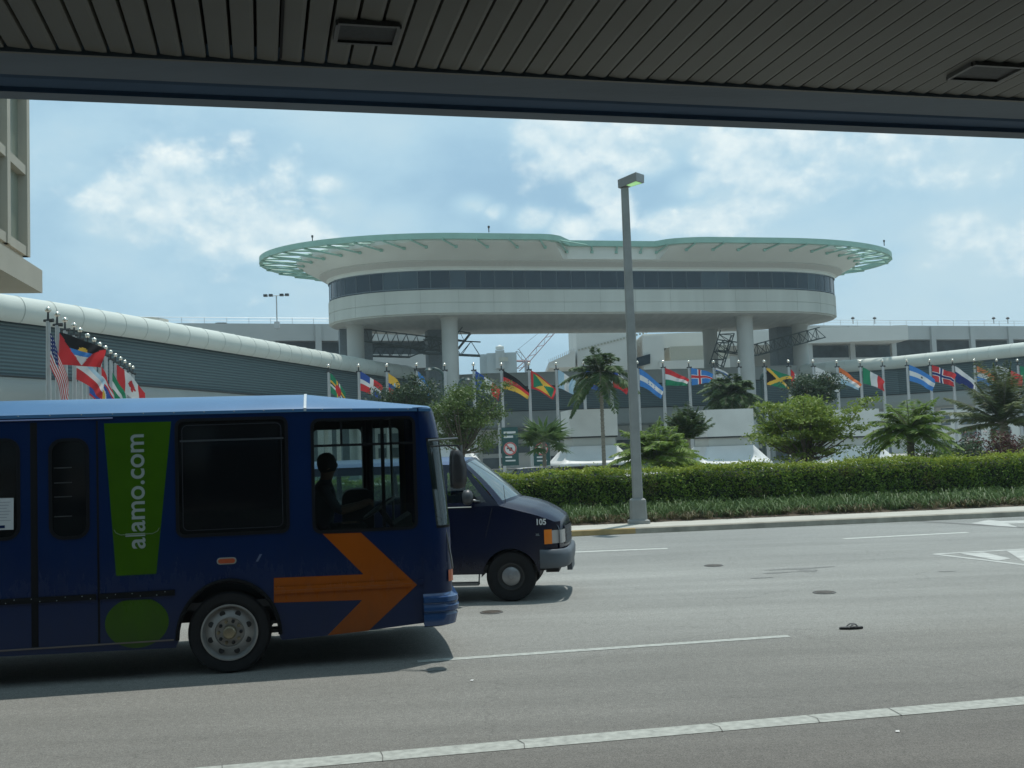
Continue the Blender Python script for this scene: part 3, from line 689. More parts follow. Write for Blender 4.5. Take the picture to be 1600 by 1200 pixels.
def walkway(label, line, ztop, tube_r, lz0, lz1, bz0, side, colsp=6.0, flat=False, jointed=True):
    # line: plan points of the face line; side=+1 if the walkway body lies to the left of the travel direction
    P = [Vector((x, y, 0)) for x, y in line]
    o = thing('elevated_walkway', label, 'walkway', tuple(P[0]), group='wings of the elevated walkway')
    def nrm(i):
        a = P[max(i-1, 0)]; b = P[min(i+1, len(P)-1)]; d = (b-a).normalized(); return Vector((-d.y, d.x, 0))*side
    cz = ztop-tube_r
    prof = []
    if flat: prof = [(0.0, lz1), (-.25, lz1+.02), (-.25, ztop-.12), (-.32, ztop-.1), (-.32, ztop), (1.5, ztop+.05), (4.0, ztop+.05)]
    else: prof = [(tube_r*(1-cos(radians(t)))-tube_r*.75, cz+tube_r*sin(radians(t))) for t in range(-62, 91, 12)]+[(2.2, ztop), (4.0, ztop-.4)]
    g = MB(); g.grid([[P[i]+nrm(i)*t+Vector((0, 0, z)) for t, z in prof] for i in range(len(P))], BANDM if flat else TUBEM); g.build('tube_roof', o, angle=40)
    if not flat and jointed:
        for a, b in zip(P, P[1:]):
            L_ = (b-a).length; n_ = int(L_/1.9); d = (b-a).normalized(); nn = Vector((-d.y, d.x, 0))*side
            for k in range(n_):
                c = a+d*(k+.5)*L_/n_
                pts = [c+nn*(tube_r*(1-cos(radians(t))*1.012)-tube_r*.75)+Vector((0, 0, cz+tube_r*1.012*sin(radians(t)))) for t in range(-60, 91, 15)]
                g = MB(); g.tube(pts, .02, mat('tube_joint', (.44, .47, .43), .7), 4); g.build('roof_joint', o)
    g = MB(); g.grid([[P[i]+nrm(i)*.25+Vector((0, 0, z)) for z in (lz0, lz1+.15)] for i in range(len(P))], LOUV); g.build('louvre_screen', o)
    g = MB(); g.grid([[P[i]+nrm(i)*t+Vector((0, 0, z)) for t, z in ((.3, lz0), (-.02, lz0), (-.05, lz0-.1), (-.05, lz0-.14), (-.22, lz0-.35), (-.28, (lz0+bz0)/2), (-.15, bz0+.2), (.1, bz0), (4, bz0), (4, ztop-.4))] for i in range(len(P))], BANDM); g.build('lower_band', o, angle=35)
    g = MB()
    for a, b in zip(P, P[1:]): 
        d = (b-a).normalized(); nn = Vector((-d.y, d.x, 0))*side; g.tube([a+nn*-.05+Vector((0, 0, lz0+.06)), b+nn*-.05+Vector((0, 0, lz0+.06))], .05, DARKM, 5); g.tube([a+nn*-.02+Vector((0, 0, lz1)), b+nn*-.02+Vector((0, 0, lz1))], .05, DARKM, 5)
    g.build('screen_rails', o)
    for a, b in zip(P, P[1:]):
        L_ = (b-a).length; n_ = max(1, int(L_/colsp)); d = (b-a).normalized(); nn = Vector((-d.y, d.x, 0))*side
        for k in range(n_):
            c = a+d*(k+.5)*L_/n_+nn*1.2; g = MB(); g.tube([c, c+Vector((0, 0, bz0+.05))], .32, mat('walkway_column', (.5, .5, .46), .8), 14); g.build('column', o, angle=40)
    return o
def wl(x, y, z): q = gz(x, y, z); return (q.x, q.y)
LW = [wl(x, y, 11.6) for x, y in ((-230, 400), (0, 458), (100, 473.5), (200, 491), (300, 509.5), (400, 528.5), (500, 547.5), (600, 566), (640, 571.5))]
walkway('left wing of the walkway with long white tube roof receding to the tower', LW, 11.6, .80, 7.1, 10.2, 5.3, -1 if False else 1)
CW0 = Vector((-10.6, 118.6, 0)); CW1 = Vector((*wl(1250, 571, 10.7), 0))
walkway('flat fronted centre section of the walkway beneath the tower', [(CW0.x-.2, CW0.y+.6), (-2.5, 117.6), (8, 119.0), (20, 121.3), (CW1.x, CW1.y)], 10.75, .6, 6.4, 9.2, 4.5, 1, flat=True)
RW = [(CW1.x+.2, CW1.y-.3), wl(1306, 564, 10.8), wl(1400, 556.5, 10.8), wl(1500, 546, 10.8), wl(1600, 534.5, 10.8), wl(1750, 514, 10.8), wl(1950, 478, 10.8)]
walkway('right wing of the walkway with white tube roof curving toward the viewer', RW, 10.8, .72, 6.6, 9.5, 5.0, 1)

# ------------------------------------------------------------------ background buildings
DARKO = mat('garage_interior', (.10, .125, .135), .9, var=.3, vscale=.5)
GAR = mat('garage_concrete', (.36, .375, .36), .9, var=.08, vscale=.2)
def garage(label, a, b, depth, ztop, lv, bay, rail=True):
    a = Vector(a); b = Vector(b); d = (b-a).normalized(); nn = Vector((-d.y, d.x, 0)); L_ = (b-a).length
    o = thing('parking_garage', label, 'building', tuple(a), group='parking garages behind the walkway')
    def W(s, t, z): q = a+d*s+nn*t; return Vector((q.x, q.y, z))
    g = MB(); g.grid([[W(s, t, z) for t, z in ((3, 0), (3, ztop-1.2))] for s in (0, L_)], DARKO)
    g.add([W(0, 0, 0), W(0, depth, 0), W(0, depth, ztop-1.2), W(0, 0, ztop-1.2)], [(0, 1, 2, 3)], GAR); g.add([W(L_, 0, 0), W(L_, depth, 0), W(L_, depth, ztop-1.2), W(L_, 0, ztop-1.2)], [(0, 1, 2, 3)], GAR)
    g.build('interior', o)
    for z0, z1 in lv:
        g = MB(); g.obox(W(L_/2, .25, z0), d*L_, nn*.5, (0, 0, z1-z0), GAR)
        g.add([W(0, .5, z0+.1), W(L_, .5, z0+.1), W(L_, depth, z0+.1), W(0, depth, z0+.1)], [(0, 1, 2, 3)], GAR); g.build('parapet', o)
    n_ = int(L_/bay)
    for k in range(n_+1):
        g = MB(); g.obox(W(k*L_/n_, -.06, 0), d*.85, nn*.5, (0, 0, ztop-.12), GAR); g.build('pier', o)
    if rail:
        g = MB()
        for k in range(int(L_/3)): g.tube([W(k*3, .25, ztop), W(k*3, .25, ztop+.85)], .03, POLEM, 4)
        g.tube([W(0, .25, ztop+.85), W(L_, .25, ztop+.85)], .03, POLEM, 4); g.tube([W(0, .25, ztop+.45), W(L_, .25, ztop+.45)], .02, POLEM, 4); g.build('roof_rail', o)
    return o
ga = at(1262, 505, 158); gb = at(1900, 505, 184)
garage('grey parking garage with open decks right of the tower', (ga.x, ga.y, 0), (gb.x, gb.y, 0), 40, 19.2, [(17.05, 19.2), (12.6, 14.3), (9, 10.5)], 7.1)
ga = at(60, 505, 138); gb = at(690, 505, 156)
garage('grey parking garage with deep parapet left of the tower', (ga.x, ga.y, 0), (gb.x, gb.y, 0), 40, 21.0, [(18.6, 21.0), (14.6, 16.6), (10, 12)], 14)
# spiral ramp drum
c = at(212, 495, 150); o = thing('ramp_drum', 'round stepped concrete ramp drum above the left walkway', 'building', (c.x, c.y, 0))
g = MB(); g.tube([(c.x, c.y+4, 0), (c.x, c.y+4, 22.0)], 4.6, GAR, 40); g.build('drum', o, angle=40)
g = MB(); g.tube([(c.x, c.y+4, 21.3), (c.x, c.y+4, 22.1)], 5.3, WHITEP, 40); g.build('parapet_ring', o, angle=40)
g = MB(); g.tube([(c.x-.8, c.y+4, 22.1), (c.x-.8, c.y+4, 22.95)], 4.0, mat('beige_cap', (.45, .43, .36), .8), 40); g.build('cap', o, angle=40)
# roof lamps on the garages
def roof_lamp(px, py0, py1, Y, label, arms=True):
    t = at(px, py0, Y); b = at(px, py1, Y); o = thing('rooftop_lamp', label, 'lamp', tuple(b), group='lamps on the garage roofs')
    g = MB(); g.tube([b, (b.x, b.y, t.z)], .09, POLEM, 8); arms and g.obox((b.x, b.y, b.z+.2), (.7, 0, 0), (0, .4, 0), (0, 0, .9), POLEM); g.build('mast', o)
    if arms:
        g = MB(); g.tube([(b.x-1.5, b.y, t.z), (b.x+1.5, b.y, t.z)], .05, POLEM, 5); g.build('crossarm', o)
        for dx in (-1.5, -.75, .75, 1.5):
            g = MB(); g.obox((b.x+dx, b.y-.1, t.z-.1), (.5, 0, 0), (0, .5, 0), (0, 0, .32), DARKM); g.build('floodlight', o)
    else:
        g = MB(); g.lathe([(0, 0), (.25, .05), (.3, .2), (.12, .38), (0, .4)], (b.x, b.y, t.z), (0, 0, 1), DARKM, 10); g.build('hood', o)
roof_lamp(433, 462, 515, 146, 'double armed floodlight mast on the left garage roof')
for px, lb in ((1333, 'small dark lamp on the right garage roof nearest the tower'), (1367, 'second small dark lamp on the right garage roof from the tower'), (1553, 'small dark roof lamp above the garage, second from the right'), (1575, 'rightmost small dark lamp on the garage roof')):
    roof_lamp(px, 499, 506, 160+(px-1262)*.041, lb, False)
# white stepped hall between the columns
def slab_box(o, name, p, ex, ey, z, h, m_): g = MB(); g.obox((p.x, p.y, z), ex, ey, (0, 0, h), m_); return g.build(name, o)
c = at(985, 540, 150); hall = thing('white_hall', 'white blocky terminal hall seen under the tower', 'building', (c.x, c.y, 0))
HALL = mat('hall_white', (.56, .56, .52), .8, var=.05, vscale=.2); TAN = mat('hall_tan', (.38, .37, .30), .85, var=.06)
def hb(x0, x1, y0, y1, Y, m_, nm, dep=20):
    a = at(x0, y0, Y); b = at(x1, y1, Y); z1 = at((x0+x1)/2, y0, Y).z; z0 = max(0, at((x0+x1)/2, y1, Y).z)
    g = MB(); g.box(a.x, b.x, Y, Y+dep, z0, z1, m_); return g.build(nm, hall)
hb(899, 1004, 490, 760, 150, HALL, 'tower_block'); hb(1004, 1047, 524, 760, 149, HALL, 'wing_wall'); hb(1047, 1140, 540, 562, 148, TAN, 'ramp_wall'); hb(1032, 1150, 562, 760, 147, HALL, 'low_wall')
hb(1004, 1420, 515, 538, 157, HALL, 'upper_wall')
g = MB(); a = at(997, 562, 148.7); g.poly([at(990, 575, 148.8), at(1016, 568, 148.8), at(1016, 553, 148.8), at(990, 560, 148.8)], (0, .1, 0), gl[0]); g.build('slanted_window', hall)
g = MB(); g.poly([at(857, 575, 148), at(899, 573, 148), at(899, 548, 148), at(857, 567, 148)], (0, 18, 0), HALL); g.build('sloping_roof', hall)
g = MB()
for k in range(14):
    p = at(858+3*k, 567-1.36*k, 147.9); g.tube([p, p+Vector((0, 0, .5))], .04, POLEM, 4)
for k in range(22):
    p = at(905+5*k, 548-1.3*k, 149.9); g.obox(p, (.28, 0, 0), (0, .05, 0), (0, 0, .25), TAN)
g.build('roof_rail', hall)
c = at(779, 560, 300); o = thing('distant_block', 'pale grey flat roofed block far behind the flags', 'building', (c.x, c.y, 0))
g = MB(); a = at(760, 552, 300); b = at(807, 554, 300); g.box(a.x, b.x, 300, 320, 0, a.z, mat('distant_grey', (.37, .41, .41), .9, var=.04, vscale=.05)); a2 = at(749, 556, 304); g.box(a2.x, a.x, 306, 330, 0, a2.z+.6, MATS['distant_grey']); g.build('wall', o)
g = MB(); a = at(774, 548, 299); b = at(788, 550, 299); g.box(a.x, b.x, 298, 306, 25, a.z, GAR); p = at(781, 546, 299); g.lathe([(0, 0), (1.2, 0), (1.2, .8), (0, 1.3)], p, (0, 0, 1), WHITEP, 12); g.build('stair_tower', o)
g = MB(); a = at(780, 559, 299.5); b = at(794, 565, 299.5); g.box(a.x, b.x, 297.8, 298.2, b.z, a.z, TAN); g.build('sign_panel', o)
REDM = mat('crane_red', (.27, .13, .13), .6)
cr = thing('crane', 'red and grey lattice crane far beyond the walkway', 'crane', tuple(at(822, 600, 420)))
def lat2(g, p, q, w, bay, r, mt):
    p = Vector(p); q = Vector(q); d = q-p; n_ = int(d.length/bay); sd = Vector((0, 1, 0)); up = d.normalized().cross(sd)
    for o_ in (up*w/2, -up*w/2): g.tube([p+o_+sd*w/2, q+o_+sd*w/2], r, mt, 4); g.tube([p+o_-sd*w/2, q+o_-sd*w/2], r, mt, 4)
    for k in range(n_):
        u0 = p+d*(k/n_); u1 = p+d*((k+1)/n_); sg = 1 if k % 2 else -1
        for ss in (-1, 1): g.tube([u0+up*w/2*sg+sd*w/2*ss, u1-up*w/2*sg+sd*w/2*ss], r*.6, mt, 3, cap=False)
g = MB(); lat2(g, at(822, 566, 420), at(867, 515, 420), 1.7, 2.2, .12, REDM); g.build('jib', cr)
g = MB(); lat2(g, at(822, 566, 420), at(808, 547, 420), 1.4, 2, .12, mat('crane_grey', (.25, .25, .27), .6)); g.tube([at(808, 547, 420), at(842, 520, 420)], .06, DARKM, 4); g.build('back_mast', cr)
g = MB(); lat2(g, at(822, 566, 420), at(809, 578, 420), 1.4, 2, .14, REDM); g.tube([at(807, 564, 420), at(829, 565, 420)], .45, REDM, 5); p = at(822, 565, 420); g.tube([(p.x, p.y, 0), p], .8, MATS['crane_grey'], 6); g.build('mast', cr)

# near left building with overhanging slab
nb0 = at(66, 405, 32); NBU = Vector((cos(radians(10)), sin(radians(10)), 0)); NBN = Vector((-sin(radians(10)), cos(radians(10)), 0))
o = thing('terminal_corner', 'beige terminal corner with tall framed windows over an overhanging slab', 'building', (nb0.x-6, nb0.y-6, 0))
def np_(s, t, z): q = nb0+NBU*s+NBN*t; return Vector((q.x, q.y, z))
zb = at(66, 458, 32).z; zt = nb0.z
BEIGE = mat('beige_concrete', (.40, .37, .30), .85, var=.08, vscale=.6, bump=.1)
g = MB(); g.obox(np_(-8, -11, zb), NBU*16, NBN*22, (0, 0, zt-zb-.35), BEIGE); g.obox(np_(-8.2, -11.3, zt-.35), NBU*15.6, NBN*21.4, (0, 0, .35), BEIGE)
g.build('overhanging_slab', o)
wz0 = zt; wz1 = 24
g = MB(); g.obox(np_(-8.42, -10.45, wz0), NBU*15.8, NBN*20, (0, 0, wz1-wz0), mat('curtain_glass', (.20, .22, .17), .3, var=.15, vscale=.4)); g.build('glazing', o)
for i in range(9):
    g = MB(); g.obox(np_(-.42, -.45-2.0*i, wz0), NBU*.32, NBN*.30, (0, 0, wz1-wz0), BEIGE); g.build('mullion', o)
for z in (wz0, wz0+2.45, wz0+4.9, wz0+7.35):
    g = MB(); g.obox(np_(-.43, -10.4, z), NBU*.26, NBN*20.2, (0, 0, .28), BEIGE); g.build('transom', o)
for t in (-3, -11, -19):
    g = MB(); g.obox(np_(-7, t, 0), NBU*1, NBN*1, (0, 0, zb+.02), BEIGE); g.build('column', o)

# far terminal front below the walkway
o = thing('terminal_hall_front', 'low white terminal front with dark bays beneath the walkway', 'building', (5, 126, 0))
fa = Vector((-20, 119, 0)); fb = Vector((75, 133, 0)); fd = (fb-fa).normalized(); fn = Vector((-fd.y, fd.x, 0))
g = MB(); g.obox((fa+fb)/2+fn*2, fd*96, fn*1, (0, 0, 5.2), HALL); g.build('wall', o)
for k in range(24):
    g = MB(); p = fa+fd*(2+4*k)+fn*1.42
    for z0, h in ((.0, 1.25), (1.75, 1.1), (3.3, 1.2)):
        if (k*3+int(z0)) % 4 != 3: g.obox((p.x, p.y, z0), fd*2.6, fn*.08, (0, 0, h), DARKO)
    if g.v: g.build('dark_bay', o)

# ------------------------------------------------------------------ awning kiosks, banners, hooked lamps
def kiosk(px, w, Y, label, rot=radians(8)):
    # px: left/right photo columns of the box
    cx = at((px[0]+px[1])/2, 680, Y); o = thing('ventilation_kiosk', label, 'kiosk', (cx.x, cx.y, 0), rot, 'concrete kiosks with flared awnings')
    s = Y/FPX
    W = (px[1]-px[0])*s/2*(1-(px[1]-px[0])/2/FPX)*.985
    zt = at((px[0]+px[1])/2, 641, Y).z; zm = at((px[0]+px[1])/2, 682, Y).z; z1 = at((px[0]+px[1])/2, 700, Y).z; z2 = at((px[0]+px[1])/2, 726, Y).z
    g = MB(); g.box(-W, W, -W, W, zm, zt, mat('kiosk_concrete', (.56, .56, .52), .85, var=.08, vscale=.8)); g.box(-W+.12, W-.12, -W+.12, W-.12, zt, zt+.02, CONC2); g.build('box', o, world=False)
    g = MB(); g.box(-W+.12, W-.12, -W+.12, W-.12, 0.0, zm-.003, CONC); g.box(-W+.02, W-.02, -W+.02, W-.02, zm-.09, zm-.004, DARKM); g.box(-W-.25, W+.25, -W-.25, W+.25, 0, z2-.10, mat('awning_shade_dark', (.03, .032, .03), .9)); g.build('shaft', o, world=False)  # wide dark box below the awning stands in for the shadow there
    AW = mat('white_awning_fabric', (.55, .56, .54), .5, var=.05, vscale=1)
    g = MB(); rows = []
    for k in range(15):
        t = k/14; z = z1+.12+(z2-z1-.02)*t; row = []
        for sx, sy, tx, ty in ((-1, -1, 1, 0), (1, -1, 0, 1), (1, 1, -1, 0), (-1, 1, 0, -1)):
            for j in range(10):
                f = j/10; c = sin(pi*f)**.7; q = W-.05+.80*((1-c)*t**1.05+c*t**2.4)
                qc = W-.05+.80*t**1.05              # hip position sets the spread along the side
                x = (sx*q if not tx else sx*qc+tx*2*qc*f); y = (sy*q if not ty else sy*qc+ty*2*qc*f)
                row.append((x, y, z))
        rows.append(row)
    rows.append([(x, y, z-.12) for x, y, z in rows[-1]])
    g.grid(rows, AW, close=True); g.build('awning', o, world=False, smooth=True)
    for sx in (-1, 1):
        for sy in (-1, 1):
            g = MB(); g.tube([(sx*(W+.55), sy*(W+.55), 0), (sx*(W+.55), sy*(W+.55), z2-.02)], .06, DARKM, 8); g.build('leg', o, world=False)
    return o
kiosk((882, 959), 4, 62, 'grey concrete kiosk with white flared awning left of the tall palm')
kiosk((1090, 1168), 4, 63, 'grey concrete kiosk with white flared awning under the feathery palm, right of the lamp')
kiosk((1283, 1361), 4, 64, 'grey concrete kiosk with white awning half hidden by the yellow green tree')
kiosk((668, 728), 4, 64, 'grey concrete kiosk hidden behind the leafy tree above the van')

SIGNM = mat('banner_teal', (.015, .07, .065), .6); SIGNR = mat('sign_red', (.50, .10, .09), .6); SIGNW = mat('sign_white', (.62, .62, .60), .6)
def banner(x0, x1, y0, y1, Y, label, flip):
    a = at(x0, y0, Y); b = at(x1, y1, Y); w = b.x-a.x; zt, zb_ = a.z, max(.2, b.z); cx = (a.x+b.x)/2
    o = thing('banner_sign', label, 'sign', (cx, Y, 0), group='teal no smoking banners')
    g = MB(); g.box(-w/2, w/2, -.03, .03, zb_, zt, SIGNM); g.build('banner', o, world=False)
    c = (0, -.034, zt-(zt-zb_)*.56); R = w*.40
    g = MB(); g.lathe([(R, 0), (R, .01), (0, .01)], c, (0, -1, 0), SIGNW, 28); g.build('disc', o, world=False)
    g = MB(); g.lathe([(R*.98, .012), (R*.98, .02), (R*.78, .02), (R*.78, .012)], c, (0, -1, 0), SIGNR, 28)
    d = .72*R; g.obox((0, c[1]-.016, c[2]), (0.0001, 0, 0), (0, .004, 0), (0, 0, .0001), SIGNR)
    p = Vector((0, c[1]-.018, c[2])); q = Vector((d, 0, -d if not flip else d)); nn = Vector((q.z, 0, -q.x)).normalized()*R*.1
    g.poly([p-q-nn, p+q-nn, p+q+nn, p-q+nn], (0, -.006, 0), SIGNR); g.build('prohibition_ring', o, world=False)
    g = MB()
    if not flip: g.box(-R*.5, R*.3, c[1]-.016, c[1]-.012, c[2]-.05*R, c[2]+.18*R, DARKM); g.box(-R*.15, R*.35, c[1]-.016, c[1]-.012, c[2]-.35*R, c[2]-.05*R, DARKM)
    else: g.box(-R*.55, R*.55, c[1]-.016, c[1]-.012, c[2]-.12*R, c[2]+.12*R, DARKM); g.box(-R*.5, -R*.2, c[1]-.016, c[1]-.012, c[2]-.3*R, c[2]-.12*R, DARKM)
    g.build('pictogram', o, world=False)
    g = MB()
    for k in range(2): g.box(-w*.36, w*(.36-.16*k), -.037, -.031, zt-.36-.24*k, zt-.24-.24*k, SIGNW)
    for k in range(2): g.box(-w*.30, w*(.3-.2*k), -.037, -.031, zb_+.24+.2*k, zb_+.32+.2*k, SIGNW)
    g.build('lettering', o, world=False)
    g = MB(); g.tube([(-w/2-.12, .05, 0), (-w/2-.12, .05, zt+.25)], .06, POLEM, 8); g.tube([(-w/2-.12, .05, zt-.05), (w/2, .05, zt-.05)], .025, POLEM, 6); g.tube([(-w/2-.12, .05, zb_+.05), (w/2, .05, zb_+.05)], .025, POLEM, 6); g.build('post', o, world=False)
banner(783, 811, 668, 727, 60, 'teal banner with red no smoking ring, nearer the van', False)
banner(832, 860, 668, 727, 60, 'teal banner with red ring beside the fan palm', True)

def hook_lamp(px, py0, px2, Y, label):
    t = at(px, py0, Y); b = Vector((t.x, t.y, 0)); e = at(px2, py0-14, Y)
    o = thing('hooked_lamp_post', label, 'lamp post', tuple(b), group='dark green hooked lamp posts')
    HG = mat('dark_green_paint', (.02, .05, .045), .5)
    g = MB(); pts = [b, (b.x, b.y, t.z)]
    for k in range(1, 7):
        a = pi/2*k/6; pts.append((t.x+(e.x-t.x)*(1-cos(a)), t.y, t.z+(e.z-t.z)*sin(a)))
    g.tube(pts, [.16]+[.12]*(len(pts)-1), HG, 8); g.build('post', o, smooth=True)
    g = MB(); d = 1 if e.x > t.x else -1; g.lathe([(0, .1), (.18, .05), (.34, -.12), (.3, -.16), (0, -.14)], (e.x+d*.3, e.y, e.z), (0, 0, 1), HG, 12); g.tube([e, (e.x+d*.3, e.y, e.z+.05)], .07, HG, 6); g.build('lamp_shade', o)
hook_lamp(693, 590, 676, 80, 'dark green hooked lamp post left of the big tower column')
hook_lamp(1189, 596, 1199, 78, 'dark green hooked lamp post by the black, green and gold flag')
hook_lamp(717, 606, 725, 84, 'dark green hooked lamp post just right of the left front column')

# ------------------------------------------------------------------ flags
FC = dict(r=(.50, .035, .04), w=(.62, .63, .62), b=(.03, .08, .30), n=(.015, .03, .14), y=(.68, .42, .06), g=(.02, .20, .10), k=(.012, .012, .014),
          o=(.62, .16, .05), l=(.34, .50, .60), m=(.14, .36, .62), s=(.05, .20, .50))
FM = {}
def fm(c):
    if c not in FM: FM[c] = leafmat('flag_cloth_'+{'r': 'red', 'w': 'white', 'b': 'blue', 'n': 'navy', 'y': 'gold', 'g': 'green', 'k': 'black', 'o': 'orange', 'l': 'pale_blue', 'm': 'sky_blue', 's': 'bright_blue'}[c], FC[c], tuple(q*.92 for q in FC[c]), 2, .3, .8)
    return FM[c]
hs = lambda *c: (lambda u, v: c[min(len(c)-1, int(v*len(c)))])
vs_ = lambda *c: (lambda u, v: c[min(len(c)-1, int(u*len(c)))])
def disc(f, cu, cv, r, c, asp=1.6): return lambda u, v: c if ((u-cu)*asp)**2+(v-cv)**2 < r*r else f(u, v)
def dominica(u, v):
    if ((u-.5)*1.6)**2+(v-.5)**2 < .075: return 'r'
    for a, b in (((u-.5)*1.6, 0), (v-.5, 0)):
        if abs(a) < .15: return 'y' if a < -.05 else 'k' if a < .05 else 'w'
    return 'g'
def domrep(u, v):
    if abs(u-.5)*1.6 < .11 or abs(v-.5) < .11: return 'w'
    return 'b' if (u < .5) == (v < .5) else 'r'
def grenada(u, v):
    if u < .08 or u > .92 or v < .13 or v > .87: return 'r'
    a = (u-.5)*1.15; b_ = (v-.5)
    return 'y' if abs(b_) > abs(a) else 'g'
def nordic(f, c1, c2):
    def q(u, v):
        x, y = (u-.36)*1.45, v-.5
        if abs(x) < .065 or abs(y) < .065: return c2
        if abs(x) < .13 or abs(y) < .13: return c1
        return f
    return q
def israel(u, v):
    if .1 < v < .26 or .74 < v < .9: return 'b'
    d = abs(sqrt(((u-.5)*1.45)**2+(v-.5)**2)-.13); return 'b' if d < .03 else 'w'
def jamaica(u, v):
    d1 = abs(u-v); d2 = abs(u-(1-v))
    if min(d1, d2) < .11: return 'y'
    return 'g' if abs(v-.5) > abs(u-.5) else 'k'
def usa(u, v):
    if u < .4 and v < 7/13.: return 'w' if (int(u*30) % 3 == 1 and int(v*26) % 3 == 1) else 'n'
    return 'r' if int(v*13) % 2 == 0 else 'w'
def antigua(u, v):
    if abs(u-.5)*2 > 1-v: return 'r'
    if v < .42:
        return 'y' if sqrt(((u-.5)*1.5)**2+(v-.44)**2) < .17 else 'k'
    return 's' if v < .6 else 'w'
def canada(u, v):
    if u < .25 or u > .75: return 'r'
    x, y = abs(u-.5)*1.9, v-.5
    return 'r' if (x+abs(y+.03) < .3 and not (x > .1 and abs(y-.12) < .03)) or (x < .02 and 0 < y < .38) else 'w'
def peru(u, v): return 'r' if u < .33 or u > .66 else 'w'
def chile(u, v): return ('b' if u < .33 else 'w') if v < .5 else 'r'
def ecuador(u, v):
    if ((u-.5)*1.5)**2+(v-.45)**2 < .02: return 'l'
    return 'y' if v < .5 else 'b' if v < .75 else 'r'
def honduras(u, v):
    if v < .33 or v > .67: return 's'
    for a, b in ((.5, .5), (.36, .42), (.64, .42), (.36, .58), (.64, .58)):
        if ((u-a)*1.6)**2+(v-b)**2 < .0016: return 's'
    return 'w'
def cube(u, v): return disc(hs('b', 'y', 'b'), .5, .5, .16, 'k')(u, v)
def korea(u, v):
    x, y = (u-.5)*1.5, v-.5; d = sqrt(x*x+y*y)
    if d < .2: return 'r' if y < .05*sin(x*14) else 'b'
    if .33 < d < .44 and abs(abs(x)-abs(y)*1.3) < .09: return 'k'
    return 'w'
def panama(u, v): return 'w' if v < .36 or u > .9 else 'n'
def belize(u, v):
    if v < .06 or v > .94: return 'r'
    d = ((u-.5)*1.5)**2+(v-.5)**2
    return 'y' if d < .05 else 'w' if d < .085 else 'b'
def greenred(u, v): return 'g' if u < .4 else 'r'
def austria_l(u, v): return 'w' if .3 < v < .62 else ('l' if v < .3 else 'r')

def flag_mesh(fn, L_, H, D, fly, ph, wav, nu=44, nv=26, name='flag'):
    P = []; rz_ = random.Random(int(ph*100)); c1, c2 = rz_.uniform(6.5, 11), rz_.uniform(1.2, 4.5); c3 = rz_.uniform(.03, .12)
    for i in range(nu+1):
        u = i/nu; row = []
        for j in range(nv+1):
            v = j/nv
            h = H*(1-(1-fly)*u)
            x = L_*u*(1-.10*v*u)*(1-c3*u)+c3*.6*sin(v*5+ph)*u
            z = -D*(u**1.15)-v*h + wav*.35*sin(u*7+ph)*u
            y = wav*(sin(u*c1+v*c2+ph)*(.25+u)+.4*sin(u*15+v*4-ph)*u)-.25*u
            row.append((x, y, z))
        P.append(row)
    g = MB(); g.grid(P, None, pick=lambda i, j: fm(fn((i+.5)/nu, (j+.5)/nv)))
    return g
